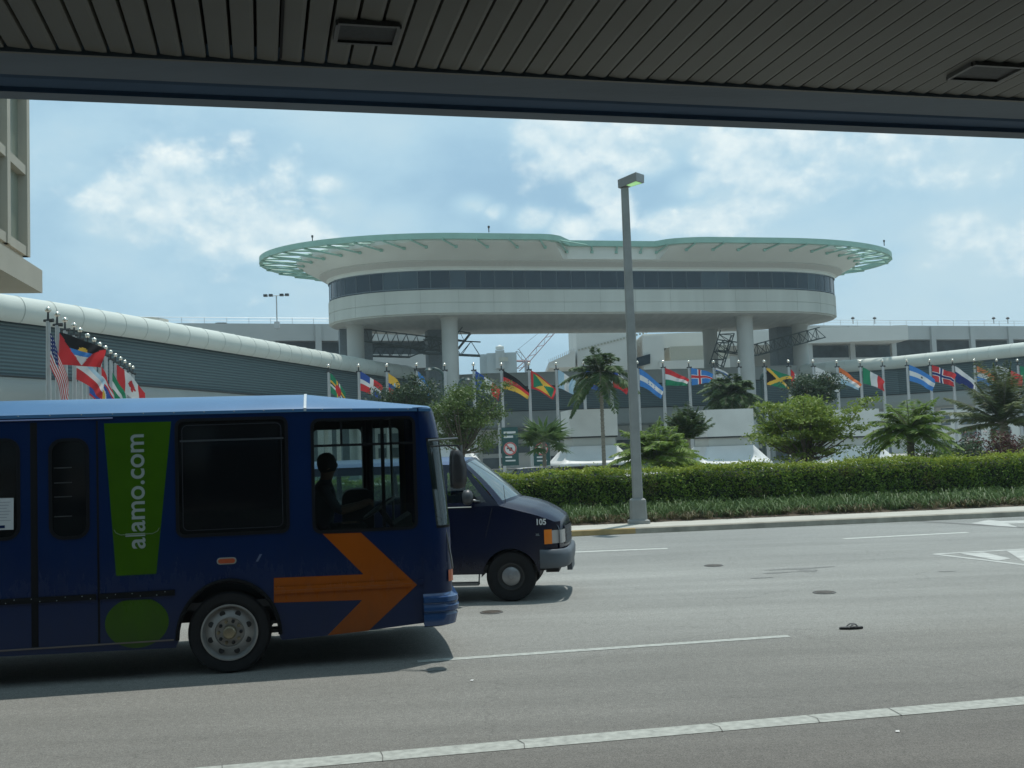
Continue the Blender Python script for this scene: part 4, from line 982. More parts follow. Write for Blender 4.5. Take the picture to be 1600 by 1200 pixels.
# (photo x of the pole ball, ball y, pattern, pole label bit, flag label, length m, drop m, fly ratio)
ZB = 8.0
FL = [
 (75, 484, usa, 'nearest and tallest looking silver flagpole at the left end of the row', 'red and white striped flag with blue canton at the left end', .95, 2.2, .95, .75),
 (89.2, 491.2, antigua, 'silver flagpole carrying the big red flag with a rising sun', 'large red flag with black, blue and white wedge and gold sun', 2.25, .85, .55, .55),
 (101.4, 500, None, 'third silver flagpole from the left, bare behind the sun flag', None, 0, 0, 0, 0),
 (115.7, 508.3, austria_l, 'silver flagpole with the pale blue, white and red flag', 'pale blue and white flag with red lower edge behind the sun flag', 1.5, 1.5, .6, .9),
 (125, 515.6, None, 'fifth silver flagpole from the left, no flag in sight', None, 0, 0, 0, 0),
 (136.6, 524.4, belize, 'silver flagpole with the deep blue flag and gold emblem', 'deep blue flag with round gold emblem hanging low', 1.5, 1.75, .9, 1.4),
 (147.1, 531, None, 'seventh silver flagpole from the left', None, 0, 0, 0, 0),
 (155.8, 538, hs('r', 'w', 's'), 'silver flagpole with a narrow red, white and blue flag', 'narrow hanging flag striped red, white and blue', .8, 1.4, .6, 1.0),
 (164.8, 543.4, None, 'ninth silver flagpole from the left', None, 0, 0, 0, 0),
 (172.8, 550, hs('g', 'w', 'g'), 'silver flagpole with the folded green and white flag', 'folded green and white striped flag left of the maple leaf flag', 1.0, 1.6, .6, 1.0),
 (180.2, 555, canada, 'silver flagpole with the red and white maple leaf flag', 'red and white flag with a red leaf', 2.0, 1.7, .8, .35),
 (188.4, 560.3, None, 'silver flagpole just right of the maple leaf flag', None, 0, 0, 0, 0),
 (194.9, 565.2, None, 'silver flagpole third from the far end of the left row', None, 0, 0, 0, 0),
 (202.3, 570.5, hs('r', 'w', 'r'), 'silver flagpole second from the far end of the left row', 'small red, white and red flag at the far end of the left row', 1.1, 1.2, .7, .9),
 (207.5, 574, None, 'farthest silver flagpole of the left row', None, 0, 0, 0, 0),
 (513, 571.5, dominica, 'flagpole of the green flag with tricolour cross above the bus roof', 'green flag with yellow, black and white cross and red disc', 1.35, 1.5, .75, .3),
 (560, 571.2, domrep, 'flagpole of the quartered blue and red flag', 'quartered blue and red flag with white cross', 1.9, 1.2, .7, .2),
 (604, 571, ecuador, 'flagpole of the yellow, blue and red flag', 'yellow flag with blue and red lower stripes', 1.05, .8, .9, .35),
 (650.5, 569.5, hs('s', 'w', 's'), 'flagpole of the first blue, white and blue flag, behind the dark tree', 'small blue, white and blue flag above the dark leafy tree', 1.1, 1.25, .6, .3),
 (694.5, 569.5, None, 'bare flagpole in front of the big left tower column', None, 0, 0, 0, 0),
 (739.5, 569.5, vs_('b', 'w', 'r'), 'flagpole of the vertical blue, white and red flag', 'vertical blue, white and red striped flag', 2.1, 1.55, .55, .25),
 (783, 569, hs('k', 'r', 'y'), 'flagpole of the black, red and gold flag', 'black, red and gold horizontally striped flag', 2.15, 1.5, .5, .25),
 (826, 568.8, grenada, 'flagpole of the red bordered yellow and green flag', 'red bordered flag with yellow and green triangles', 2.05, 1.5, .6, .25),
 (868.5, 568.3, vs_('l', 'w', 'l'), 'flagpole of the pale blue and white flag', 'pale blue and white vertically striped flag', 1.5, 1.0, .75, .25),
 (911.5, 567, cube, 'flagpole hidden low behind the left fronds of the tall palm', 'blue and yellow flag half hidden by the tall palm', 1.8, 1.3, .6, .25),
 (953.7, 566.6, chile, 'flagpole standing just right of the tall palm trunk', 'red flag with blue and white top peeking out of the palm', 1.3, 1.0, .7, .3),
 (995.5, 566.2, honduras, 'flagpole hidden behind the street lamp', 'blue, white and blue flag with blue stars beside the street lamp', 1.95, 1.6, .65, .25),
 (1035.5, 565.5, hs('r', 'w', 'g'), 'flagpole of the red, white and green flag', 'red, white and green horizontally striped flag', 1.95, 1.05, .35, .25),
 (1076, 565.5, nordic('s', 'w', 'r'), 'flagpole of the blue flag with red cross', 'blue flag with white edged red cross', 1.95, .55, .5, .25),
 (1114.6, 565.3, israel, 'flagpole of the white flag with blue stripes', 'white flag with two blue stripes and blue star', 1.5, .75, .8, .25),
 (1154, 565, None, 'bare flagpole behind the feathery palm', None, 0, 0, 0, 0),
 (1193.8, 564.7, jamaica, 'flagpole of the black and green flag with gold diagonal cross', 'black and green flag with gold diagonal cross', 2.15, .9, .75, .3),
 (1231.6, 564.4, peru, 'flagpole of the narrow red and white flag', 'narrow red and white flag touching the gold cross flag', .9, 1.2, .7, .45),
 (1270, 564.4, korea, 'flagpole of the white flag with round emblem', 'white flag with faint red and blue emblem above the yellow green tree', 2.1, 1.2, .75, .25),
 (1307, 565, hs('o', 'w', 'l'), 'flagpole of the orange, white and pale blue flag', 'orange, white and pale blue striped flag', 1.9, 1.6, .35, .25),
 (1343.7, 565, vs_('g', 'w', 'r'), 'flagpole of the vertical green, white and red flag', 'vertical green, white and red striped flag', 1.95, 1.3, .6, .25),
 (1378.5, 564, None, 'bare flagpole right of the green, white and red flag', None, 0, 0, 0, 0),
 (1416.5, 563.2, disc(hs('s', 'w', 's'), .45, .5, .06, 'k'), 'flagpole of the broad blue, white and blue flag', 'broad blue, white and blue flag with small dark emblem', 2.35, 1.35, .75, .15),
 (1452.3, 563.1, nordic('r', 'w', 'n'), 'flagpole of the red flag with blue cross', 'red flag with white edged navy cross', 2.1, .95, .75, .2),
 (1488, 562.8, panama, 'flagpole of the navy flag with white top', 'navy flag with white top and white trailing edge', 1.75, 1.5, .8, .3),
 (1522, 562.8, hs('o', 'w', 's'), 'flagpole just left of the tall bushy palm', 'orange, white and blue flag half behind the bushy palm', 1.6, 1.0, .8, .3),
 (1557, 562.8, lambda u, v: 'w' if u < .4 else 'r', 'flagpole inside the bushy palm at right', 'white and red flag right of the bushy palm', 2.0, 1.0, .8, .3),
 (1589.5, 562.7, greenred, 'rightmost flagpole in the picture', 'green flag cut by the right edge of the picture', 2.0, .9, .8, .3),
]
pole0 = None
for i, (px, py, fn, pl_lab, fl_lab, L_, D, fly, ph) in enumerate(FL):
    b = gz(px, py, ZB)
    if pole0 is None:
        pole0 = thing('flagpole', pl_lab, 'flagpole', (b.x, b.y, 0), group='silver flagpoles ringed round the forecourt')
        g = MB(); g.tube([(0, 0, 0), (0, 0, 4), (0, 0, ZB-.42)], [.125, .105, .075], POLEM, 10); g.build('pole', pole0, world=False, angle=40)
        g = MB(); g.tube([(0, 0, ZB-.42), (0, 0, ZB-.10)], [.05, .035], DARKM, 8); g.tube([(-.16, 0, ZB-.40), (.2, 0, ZB-.40)], [.05, .08], DARKM, 6); g.build('pulley', pole0, world=False)
        BALL = mat('ball_silver', (.62, .60, .52), .22, metal=.9)
        g = MB(); g.lathe([(.002+.11*sin(pi*k/10), -.11*cos(pi*k/10)) for k in range(11)], (0, 0, ZB), (0, 0, 1), BALL, 16); g.build('finial_ball', pole0, world=False, smooth=True)
        g = MB(); g.tube([(.10, -.10, 1.2), (.10, -.03, ZB-.42)], .008, SIGNW, 4); g.build('halyard', pole0, world=False)
        po = pole0
    else:
        po = copy_tree(pole0, (b.x, b.y, 0)); po['label'] = pl_lab
    if fn:
        g = flag_mesh(fn, L_*.86, 1.25, D*.9, fly, i*1.7, .13)
        o = g.build('flag', world=False, smooth=True); 
        top = ZB-.42-.12*(ph*5)
        o.location = (b.x+.12, b.y-.12, ZB-.42-ph*.86+.2); o.rotation_euler = (0, 0, radians(-8 if px > 400 else 4))
        tag(o, fl_lab, 'flag', 'national flags on the silver flagpoles')

# ------------------------------------------------------------------ trees and palms
BARK = mat('grey_bark', (.12, .10, .075), .95, var=.3, vscale=6, bump=.4, bscale=20)
PBARK = mat('palm_trunk', (.20, .18, .14), .95, var=.25, vscale=5, bump=.4, bscale=14, stretch=(1, 1, 3))
def leafy_tree(label, base, h, crown_c, rad, m_, nclump, nleaf, leaf, seed, cr=.32, group=None, flat=1.0):
    r = np.random.RandomState(seed); o = thing('leafy_tree', label, 'tree', (base.x, base.y, 0), group=group)
    cc = np.array(crown_c); cen = []
    while len(cen) < nclump:
        p = r.uniform(-1, 1, 3); d = np.linalg.norm(p)
        if d > 1 or d < .25: continue
        if p[2] < -.2 and r.rand() < .2: continue
        cen.append(cc+p*np.array(rad)*(1+.26*r.randn()))
    cen = np.array(cen); g = MB()
    tb = Vector((base.x, base.y, 0)); fork = Vector((base.x+(crown_c[0]-base.x)*.5, base.y, max(.8, crown_c[2]-rad[2]*.95)))
    g.tube([tb, (tb+fork)/2+Vector((.05, .02, 0)), fork], [.10, .08, .065], BARK, 8)
    for c in cen[::2]:
        mid = fork*.45+Vector(c)*.55+Vector((0, 0, -.15)); g.tube([fork, mid, Vector(c)], [.04, .022, .006], BARK, 5)
    g.build('trunk', o)
    lv = Leaves()
    for c in cen:
        k = int(nleaf*r.uniform(.5, 1.4)); q = r.normal(size=(k, 3))*np.array((cr, cr, cr*.55*flat))*r.uniform(.6, 1.2); pos = c[None]+q
        a, b = rand_leaves(r, pos, leaf, leaf*.5, .6); lv.diamonds(pos, a, b)
    g = MB(); add_leaves(g, lv, m_); g.build('crown', o)
    return o
L_MID = leafmat('leaf_mid_green', (.045, .085, .022), (.13, .19, .05), 2.5, .3)
L_DARK = leafmat('leaf_dark_green', (.018, .042, .020), (.055, .09, .035), 2.5, .25)
L_YEL = leafmat('leaf_yellow_green', (.08, .15, .022), (.25, .31, .06), 3.5, .4)
L_PALM = leafmat('palm_green', (.035, .08, .028), (.11, .165, .055), 1.2, .35)
L_PALMB = leafmat('palm_bright', (.10, .19, .028), (.24, .33, .07), 1.2, .45)
L_OLIVE = leafmat('palm_olive', (.06, .095, .04), (.17, .20, .08), 1.2, .35)
L_RED = leafmat('croton_red', (.13, .02, .03), (.05, .05, .03), 3, .2)

def px_tree(label, cx, cy, rx, ry, Y, m_, ncl, nl, leaf, seed, **k):
    c = at(cx, cy, Y); s = Y/FPX
    return leafy_tree(label, Vector((c.x, Y, 0)), 0, (c.x, Y, c.z), (rx*s, rx*s*.9, ry*s), m_, ncl, nl, leaf, seed, **k)
px_tree('small leafy tree rising behind the van windscreen', 722, 655, 58, 56, 44, L_MID, 120, 120, .12, 1, cr=.25)
px_tree('dark leafy tree above the front of the bus roof', 640, 622, 48, 30, 60, L_DARK, 80, 120, .15, 2, cr=.32)
px_tree('round dark tree behind the yellow green one', 1270, 612, 36, 28, 70, L_DARK, 80, 150, .17, 3, cr=.34)
px_tree('open yellow green tree right of the lamp post', 1256, 668, 80, 50, 37, L_YEL, 120, 120, .135, 4, cr=.24, flat=.55)

def frond(lv, g, base, az, el, L_, droop, nl, lf, w, r, rm, vdir=.35):
    """pinnate frond: arching rachis with leaflets both sides"""
    d = Vector((cos(az), sin(az), 0)); pts = []
    for k in range(9):
        t = k/8; pts.append(Vector(base)+d*(L_*t*cos(el)*(1-.12*t))+Vector((0, 0, L_*(t*sin(el)-droop*t*t))))
    g.tube([pts[0], pts[3], pts[6], pts[8]], [.022, .016, .010, .004], rm, 4, cap=False)
    P = np.array(pts); ts = np.linspace(.10, .99, nl); idx = ts*8; i0 = np.minimum(idx.astype(int), 7); fr = (idx-i0)[:, None]
    pos = P[i0]*(1-fr)+P[i0+1]*fr; tan_ = P[i0+1]-P[i0]; tan_ /= np.linalg.norm(tan_, axis=1)[:, None]
    side = np.array([-sin(az), cos(az), 0])
    ln = lf*np.sin(pi*(.12+.80*ts))[:, None]
    for sg in (-1, 1):
        dr = side[None]*sg*1.0+tan_*.55+np.array([0, 0, -1.0])[None]*r.uniform(.1, vdir*2, (nl, 1))
        dr /= np.linalg.norm(dr, axis=1)[:, None]; c = pos+dr*ln/2
        wv = np.cross(dr, side[None]*.3+np.array([[0, 0, 1.]])+r.normal(0, .3, (nl, 3))); wv /= np.linalg.norm(wv, axis=1)[:, None]
        lv.diamonds(c, dr*ln/2, wv*w/2)
def palm(label, base, zc, n, L_, el, droop, nl, lf, w, m_, seed, tr=.11, name='palm_tree', trunk=True, skirt=0, group=None, lean=0):
    nl = int(nl*1.35); w = w*.68
    r = np.random.RandomState(seed); o = thing(name, label, 'palm', (base[0], base[1], 0), group=group)
    top = Vector((base[0]+lean, base[1], zc)); lv = Leaves(); g = MB()
    for k in range(n):
        az = 2*pi*k/n*2.39996/ (2*pi/ n) if False else k*2.39996+r.uniform(-.2, .2)
        f = k/(n-1); e = el[1]+(el[0]-el[1])*f+r.uniform(-.12, .12)
        frond(lv, g, top+Vector((0, 0, .1)), az, e, L_*r.uniform(.8, 1.12), droop*r.uniform(.7, 1.3), nl, lf, w, r, PBARK)
    add_leaves(g, lv, m_); g.build('crown', o)
    if trunk:
        g = MB(); pts = [(base[0], base[1], 0), (base[0]+lean*.35, base[1], zc*.5), (top.x, top.y, zc+.15)]; g.tube(pts, [tr*1.25, tr, tr*.85], PBARK, 10)
        for k in range(int(zc/.22)): 
            z = k*.22; g.lathe([(tr*1.12, z), (tr*1.2, z+.03), (tr*1.0, z+.06)], (base[0]+lean*(z/zc)**1.5 if zc else base[0], base[1], 0), (0, 0, 1), PBARK, 10)
        g.build('trunk', o)
    return o
def fan_palm(label, base, zc, n, R_, pet, m_, seed, el=(1.2, -.2), trunk=True, tr=.09, seg=18, group=None):
    r = np.random.RandomState(seed); o = thing('fan_palm', label, 'palm', (base[0], base[1], 0), group=group)
    g = MB(); lv = Leaves(); top = Vector((base[0], base[1], zc))
    for k in range(n):
        az = k*2.39996+r.uniform(-.3, .3); f = k/(n-1); e = el[0]+(el[1]-el[0])*f+r.uniform(-.15, .15); L_ = pet*r.uniform(.7, 1.15)
        d = Vector((cos(az)*cos(e), sin(az)*cos(e), sin(e))); tip = top+d*L_+Vector((0, 0, -.12*L_)); g.tube([top, top+d*L_*.6, tip], [.018, .013, .01], L_PALM, 4, cap=False)
        sd = Vector((-sin(az), cos(az), 0)); nd = d.copy(); rr = R_*r.uniform(.8, 1.1)
        dirs = []
        for j in range(seg):
            a = radians(-125+250*j/(seg-1)); v = nd*cos(a)+sd*sin(a)+Vector((0, 0, -.30-.15*abs(sin(a)))); dirs.append(np.array(v.normalized()))
        dirs = np.array(dirs); ln = (rr*(1-.25*np.abs(np.linspace(-1, 1, seg))))[:, None]
        c = np.array(tip)[None]+dirs*ln*.5; wv = np.cross(dirs, np.array(sd.cross(nd))[None]); wv /= np.maximum(np.linalg.norm(wv, axis=1)[:, None], 1e-3)
        lv.diamonds(c, dirs*ln*.5, wv*rr*.085)
    add_leaves(g, lv, m_); g.build('crown', o)
    if trunk: g = MB(); g.tube([(base[0], base[1], 0), (base[0], base[1], zc*.6), (base[0], base[1], zc)], [tr*1.2, tr, tr*.9], PBARK, 8); g.build('trunk', o)
    return o
def bp2(px, Y): c = at(px, 700, Y); return (c.x, Y)
def zat(px, py, Y): return at(px, py, Y).z
fan_palm('fan palm with shiny fans beside the teal banners', bp2(850, 50), zat(850, 690, 50), 22, .95, .85, L_PALM, 21, seg=14)
palm('tall slender palm with drooping fronds left of the lamp post', bp2(943, 58), zat(943, 586, 58), 26, 2.5, (-.45, 1.45), .50, 44, .70, .13, L_PALM, 22, tr=.10)
palm('bright green arching palm clump right of the lamp post base', bp2(1022, 38), 1.6, 54, 2.4, (.15, 1.35), .42, 36, .46, .075, L_PALMB, 23, trunk=False, name='palm_clump')
palm('second bright palm clump between lamp post and dark shrub palm', bp2(1056, 40), 1.2, 34, 1.7, (.2, 1.35), .38, 34, .42, .075, L_PALMB, 24, trunk=False, name='palm_clump')
palm('dense upright dark green palm standing left of the second kiosk', bp2(1076, 47), 2.3, 54, 1.9, (.7, 1.5), .2, 36, .42, .09, L_PALM, 25, trunk=True, tr=.1)
palm('low palm at the foot of the lamp post by the first awning', bp2(974, 40), .6, 22, 1.0, (.1, 1.2), .4, 28, .36, .07, L_PALM, 35, trunk=False, name='palm_clump')
palm('feathery palm rising above the second kiosk', bp2(1146, 66), zat(1146, 618, 66), 46, 2.7, (-.5, 1.3), .55, 44, .66, .13, L_PALM, 26, tr=.12)
palm('stout palm with arching crown behind the hedge at right', bp2(1423, 37), zat(1423, 676, 37), 46, 1.85, (-.25, 1.15), .38, 44, .46, .065, L_PALMB, 27, tr=.13)
palm('low pale palm on the right shoulder of the stout palm', bp2(1496, 42), .95, 34, 1.9, (0, 1.2), .38, 36, .46, .075, L_PALM, 28, tr=.1)
palm('leafy palm tuft at the left foot of the stout palm', bp2(1385, 41), .5, 30, 1.5, (.3, 1.3), .35, 32, .40, .075, L_PALMB, 29, trunk=False, name='palm_clump')
palm('low bright palm clump right of the stout palm trunk', bp2(1458, 40), .5, 34, 1.5, (.2, 1.3), .35, 32, .42, .075, L_PALMB, 39, trunk=False, name='palm_clump')
palm('large bushy olive palm at the right edge', bp2(1570, 46), 2.6, 42, 3.3, (.0, 1.5), .22, 56, .60, .10, L_OLIVE, 30, tr=.2)
palm('dark palm clump below the large bushy palm', bp2(1590, 41), .8, 40, 1.9, (.2, 1.3), .35, 36, .48, .08, L_OLIVE, 31, trunk=False, name='palm_clump')
palm('small dark palm clump left of the fan palm', bp2(775, 46), .6, 26, 1.2, (.1, 1.2), .35, 30, .38, .07, L_PALM, 32, trunk=False, name='palm_clump')
for i, (px, Y, m_, lab) in enumerate([(1535, 39, L_RED, 'red leaved croton shrub left of the large bushy palm'), (1580, 39, L_RED, 'red leaved croton shrub under the large bushy palm'), (1460, 36.5, L_YEL, 'low yellow green shrub right of the stout palm trunk'), (1340, 38, L_MID, 'low green shrub between the yellow tree and the stout palm'), (1508, 37, L_DARK, 'low dark shrub behind the hedge near the crotons')]):
    c = at(px, 712, Y); r = np.random.RandomState(50+i); o = thing('shrub', lab, 'shrub', (c.x, Y, 0)); g = MB(); lv = Leaves()
    for k in range(16):
        q = Vector((c.x+r.uniform(-.55, .55), Y+r.uniform(-.4, .4), r.uniform(.5, 2.0 if m_ != L_RED else 2.15))); g.tube([(c.x, Y, 0), q], [.02, .008], BARK, 4)
        pos = np.array(q)[None]+r.normal(size=(60, 3))*.14; a, b = rand_leaves(r, pos, .13, .05, .4); lv.diamonds(pos, a, b)
    add_leaves(g, lv, m_); g.build('foliage', o)

# ------------------------------------------------------------------ wheels
TYRE = mat('tyre_rubber', (.006, .006, .007), .85, var=.25, vscale=12, bump=.2, bscale=40)
RIM = mat('rim_steel', (.30, .30, .29), .45, metal=.5, var=.15, vscale=6)
HUBM = mat('hub_worn', (.24, .20, .13), .45, metal=.5, var=.35, vscale=14)
def wheel(parent, c, R, w, rimr, out, style):
    """out = -1: outer face towards -y (near side)"""
    g = MB(); ax = (0, out, 0)
    prof = [(rimr*.96, -w), (R*.93, -w), (R*.985, -w+.03), (R, -w*.8), (R, -w*.2), (R*.985, -.03), (R*.94, -.006), (R*.80, .002), (rimr*1.10, -.004), (rimr*1.0, -.02), (rimr*.96, -w)]
    g.lathe(prof, c, ax, TYRE, 56)
    t = g.build('tyre', parent, world=False, angle=40)
    g = MB()
    if style == 'bus':
        g.lathe([(rimr, -.02), (rimr*1.02, .004), (rimr*.96, .006), (rimr*.92, -.02), (rimr*.86, -.05), (rimr*.80, -.045), (rimr*.60, -.012), (rimr*.53, -.01), (rimr*.50, -.03), (rimr*.30, -.035), (0, -.035)], c, ax, RIM, 48)
        rim = g.build('rim', parent, world=False, angle=35)
        g = MB()
        for k in range(8):
            a = 2*pi*k/8+.35; p = Vector(c)+Vector((cos(a)*rimr*.72, out*-.026, sin(a)*rimr*.72)); g.lathe([(.032, .004), (0, .005)], p, ax, BLACK, 14)
        g.build('vent_holes', rim, world=False)
        g = MB()
        for k in range(10):
            a = 2*pi*k/10; p = Vector(c)+Vector((cos(a)*rimr*.40, out*-.03, sin(a)*rimr*.40)); g.lathe([(.021, 0), (.019, .03), (0, .034)], p, ax, HUBM if k % 2 else BLACK, 6)
        g.build('lug_nuts', rim, world=False)
        g = MB(); g.lathe([(.075, -.04), (.07, .04), (.055, .055), (0, .06)], c, ax, HUBM, 20); g.build('hub_cap', rim, world=False, angle=30)
    else:
        g.lathe([(rimr, -.02), (rimr*1.03, .003), (rimr*.97, .004), (rimr*.90, -.03), (rimr*.62, -.05), (rimr*.56, -.03)], c, ax, mat('dark_rim', (.05, .05, .05), .5, metal=.3), 48)
        rim = g.build('rim', parent, world=False, angle=35)
        g = MB(); g.lathe([(rimr*.70, -.04), (rimr*.68, -.005), (rimr*.5, .012), (rimr*.22, .02), (rimr*.18, .03), (0, .032)], c, ax, mat('hub_cap_grey', (.30, .30, .30), .4, metal=.5, var=.1), 32); g.build('hub_cap', rim, world=False, angle=30)
    return t

# ------------------------------------------------------------------ the blue shuttle bus (local x forward, y away from the viewer, z up)
RD = radians(10); BP = gz(350, 1054)
bus = thing('shuttle_bus', 'dark blue airport shuttle bus with orange arrow and green exclamation mark', 'bus', (BP.x, BP.y, 0), RD)
BLUE = mat('bus_blue_shaded', (.0022, .015, .066), .30, var=.10, vscale=1.2, spec=.32)  # body blue, with the shade of the near side put into its colour
BLUEL = mat('bus_blue_sunlit', (.055, .15, .29), .35, var=.06, vscale=1.5)  # same blue as the sides, lightened in colour for the sunlit roof
ORNG = mat('orange_vinyl', (.30, .070, .005), .6, spec=.2, var=.08, vscale=4)
LIME = mat('lime_vinyl', (.036, .098, .003), .6, spec=.2, var=.08, vscale=4)
LGREY = mat('grey_vinyl', (.26, .30, .28), .5)
RUB = mat('window_rubber', (.005, .005, .006), .8, spec=.2)
DGLASS = glass('bus_dark_glass', (.03, .03, .03), .02, .04, opac=.9, dark=(.004, .005, .006))
CGLASS = glass('bus_clear_glass', (.66, .74, .72), .0, .02)
WGLASS = glass('bus_screen_glass', (.5, .62, .6), .05, .04, opac=.25, dark=(.05, .09, .09))
INT = mat('interior_black', (.025, .026, .03), .8); INTG = mat('interior_grey', (.10, .105, .11), .8)
def grime(m, top, dust=(.07, .06, .05), amt=.55):     # road film and streaks, thickest near the sills
    nt = m.node_tree; N = nt.nodes; L = nt.links; b = N['Principled BSDF']; tc = N.new('ShaderNodeTexCoord')
    sx = N.new('ShaderNodeSeparateXYZ'); L.new(tc.outputs['Object'], sx.inputs[0])
    mp = N.new('ShaderNodeMapping'); mp.inputs['Scale'].default_value = (2.2, 2.2, .7); L.new(tc.outputs['Object'], mp.inputs[0])
    n = N.new('ShaderNodeTexNoise'); n.inputs['Scale'].default_value = 3.5; n.inputs['Detail'].default_value = 9; n.inputs['Roughness'].default_value = .72; L.new(mp.outputs[0], n.inputs[0])
    r = N.new('ShaderNodeMapRange'); r.inputs['From Min'].default_value = top; r.inputs['From Max'].default_value = .3; r.inputs['To Min'].default_value = .0; r.inputs['To Max'].default_value = .75; L.new(sx.outputs['Z'], r.inputs['Value'])
    a1 = N.new('ShaderNodeMath'); a1.operation = 'ADD'; L.new(r.outputs[0], a1.inputs[0]); L.new(n.outputs['Fac'], a1.inputs[1])
    r2 = N.new('ShaderNodeMapRange'); r2.inputs['From Min'].default_value = .55; r2.inputs['From Max'].default_value = 1.25; r2.inputs['To Max'].default_value = amt; L.new(a1.outputs[0], r2.inputs['Value'])
    mx = N.new('ShaderNodeMixRGB'); mx.inputs[2].default_value = (*dust, 1); L.new(r2.outputs[0], mx.inputs[0])
    src = b.inputs['Base Color'].links[0].from_socket; L.new(src, mx.inputs[1]); L.new(mx.outputs[0], b.inputs['Base Color'])
    rr = N.new('ShaderNodeMapRange'); rr.inputs['To Min'].default_value = .22; rr.inputs['To Max'].default_value = .7; L.new(r2.outputs[0], rr.inputs['Value']); L.new(rr.outputs[0], b.inputs['Roughness'])
grime(BLUE, 1.5, (.018, .022, .035), .35)
for m_ in (ORNG, LIME): grime(m_, 1.2, (.03, .03, .025), .35)
W = 2.42; S0 = -6.3; ZS, ZE = .36, 2.87
def pw(x0, x1, z0, z1, r, y): return [(x, y, z) for x, z in rrect(x0, x1, z0, z1, r)]
WINS = [(-5.9, -5.1, 1.6, 2.62, .1), (-4.95, -3.75, 1.53, 2.72, .08), (-3.6, -2.9, 1.6, 2.62, .1), (-2.75, -2.09, 1.58, 2.62, .12), (-1.76, -1.39, 1.56, 2.60, .12), (-.455, .715, 1.52, 2.775, .07), (1.005, 2.135, 1.495, 2.735, .07)]
# near side wall with wheel arch and window openings
def side_outline(y):
    pts = [(S0, ZS+.02), (-4.4, ZS)]
    for k in range(11): a = pi-pi*k/10; pts.append((-3.85+.52*cos(a), .40+.56*sin(a)))
    pts += [(-3.3, ZS), (-.50, ZS-.04)]
    for k in range(15): a = pi-pi*k/14; pts.append((.065+.53*cos(a), .40+.60*sin(a)))
    pts += [(.62, ZS-.03), (1.2, ZS-.01), (2.20, ZS+.06), (2.20, 2.84), (.93, ZE), (S0, ZE+.03)]
    return [(x, y, z) for x, z in pts]
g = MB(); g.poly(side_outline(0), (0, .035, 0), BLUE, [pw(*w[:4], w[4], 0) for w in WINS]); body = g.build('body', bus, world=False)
g = MB(); FW = [(-5.9, -4.9, 1.6, 2.7, .08), (-4.7, -3.5, 1.6, 2.7, .08), (-3.3, -2.1, 1.6, 2.7, .08), (-1.9, -.7, 1.6, 2.7, .08), (-.5, .75, 1.6, 2.7, .08), (.98, 1.62, 1.25, 2.68, .06), (1.68, 2.12, .6, 2.68, .05)]
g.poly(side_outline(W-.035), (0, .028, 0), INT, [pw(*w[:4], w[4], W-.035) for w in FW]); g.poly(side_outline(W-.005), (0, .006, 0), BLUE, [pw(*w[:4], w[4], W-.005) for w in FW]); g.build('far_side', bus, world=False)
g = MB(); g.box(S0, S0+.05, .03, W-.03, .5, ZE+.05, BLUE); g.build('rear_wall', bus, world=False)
# roof with coved edges
def roofz(s): 
    return 0 if s < .93 else -.13*((s-.93)/1.4)**1.15
def edgez(s): return ZE+.03*max(0, (.93-s))/7.2-.030*max(0, (s-.93)/1.3)
rows = []
for s in [S0, -3, .90, .93, 1.1, 1.3, 1.5, 1.7, 1.9, 2.1, 2.25, 2.34]:
    k = roofz(s); ez = edgez(s); f = 1-max(0, (s-.93)/1.4)*.75
    inx = max(0, s-2.15)*.55
    cs = [(-.012+inx*.4, ez-.035), (-.012+inx*.4, ez), (.015+inx*.4, ez+.02*f), (.22, ez+.115*f), (.42, ez+.175*f), (.50, ez+.185*f), (W/2, ez+.21*f), (W-.5, ez+.185*f), (W-.22, ez+.115*f), (W+.012-inx*.4, ez), (W+.012-inx*.4, ez-.035)]
    rows.append([(s, y, z) for y, z in cs])
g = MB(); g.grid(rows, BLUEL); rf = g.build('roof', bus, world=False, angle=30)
g = MB(); g.grid([[(s, y, z+.008) for s, y, z in [(x, q[1]-(.004 if q[1] < .1 else 0), q[2]) for q in rows[2][0:10]]] for x in (.915, .945)], mat('seam_pale', (.45, .5, .52), .4)); g.build('roof_seam', rf, world=False)
g = MB()
for k in range(16): p = (-2.4+.32*k, -.016, edgez(-2.4+.32*k)-.012); g.lathe([(.007, 0), (0, .006)], p, (0, -1, 0), LGREY, 6)
g.build('rivets', rf, world=False)
g = MB(); g.tube([(-4.5, -.012, 2.835), (-1.12, -.012, 2.825)], .008, mat('drip_rail', (.22, .25, .45), .4), 5); g.build('drip_rail', bus, world=False)
# front shell: rounded corners, raked screen
def sfr(z): return float(np.interp(z, [.36, .42, .60, .70, 1.07, 1.47, 2.45, 2.75, 2.87], [2.50, 2.53, 2.55, 2.55, 2.55, 2.545, 2.455, 2.405, 2.36]))
def ring_front(z, grow=0.):
    sf = sfr(z)+grow; R_ = .24; pts = [(2.19, 0-grow)]
    for k in range(7): a = radians(90*k/6); pts.append((sf-R_+R_*sin(a), R_-grow-R_*cos(a)+0))
    for k in range(1, 8): pts.append((sf+.03*sin(pi*k/8), R_+(W-2*R_)*k/8))
    for k in range(7): a = radians(90*k/6); pts.append((sf-R_+R_*cos(a), W-R_+grow+R_*sin(a)))
    pts.append((2.19, W+grow)); return [(x, y, z) for x, y in pts]
zr = [.40, .6, .8, 1.07, 1.30, 1.47, 1.50, 1.75, 2.0, 2.25, 2.46, 2.50, 2.65, 2.78, 2.85]
nr = len(ring_front(1.))
def glassy(i, j): return 6 <= i < 10 and 2 <= j < nr-4 and j != 9
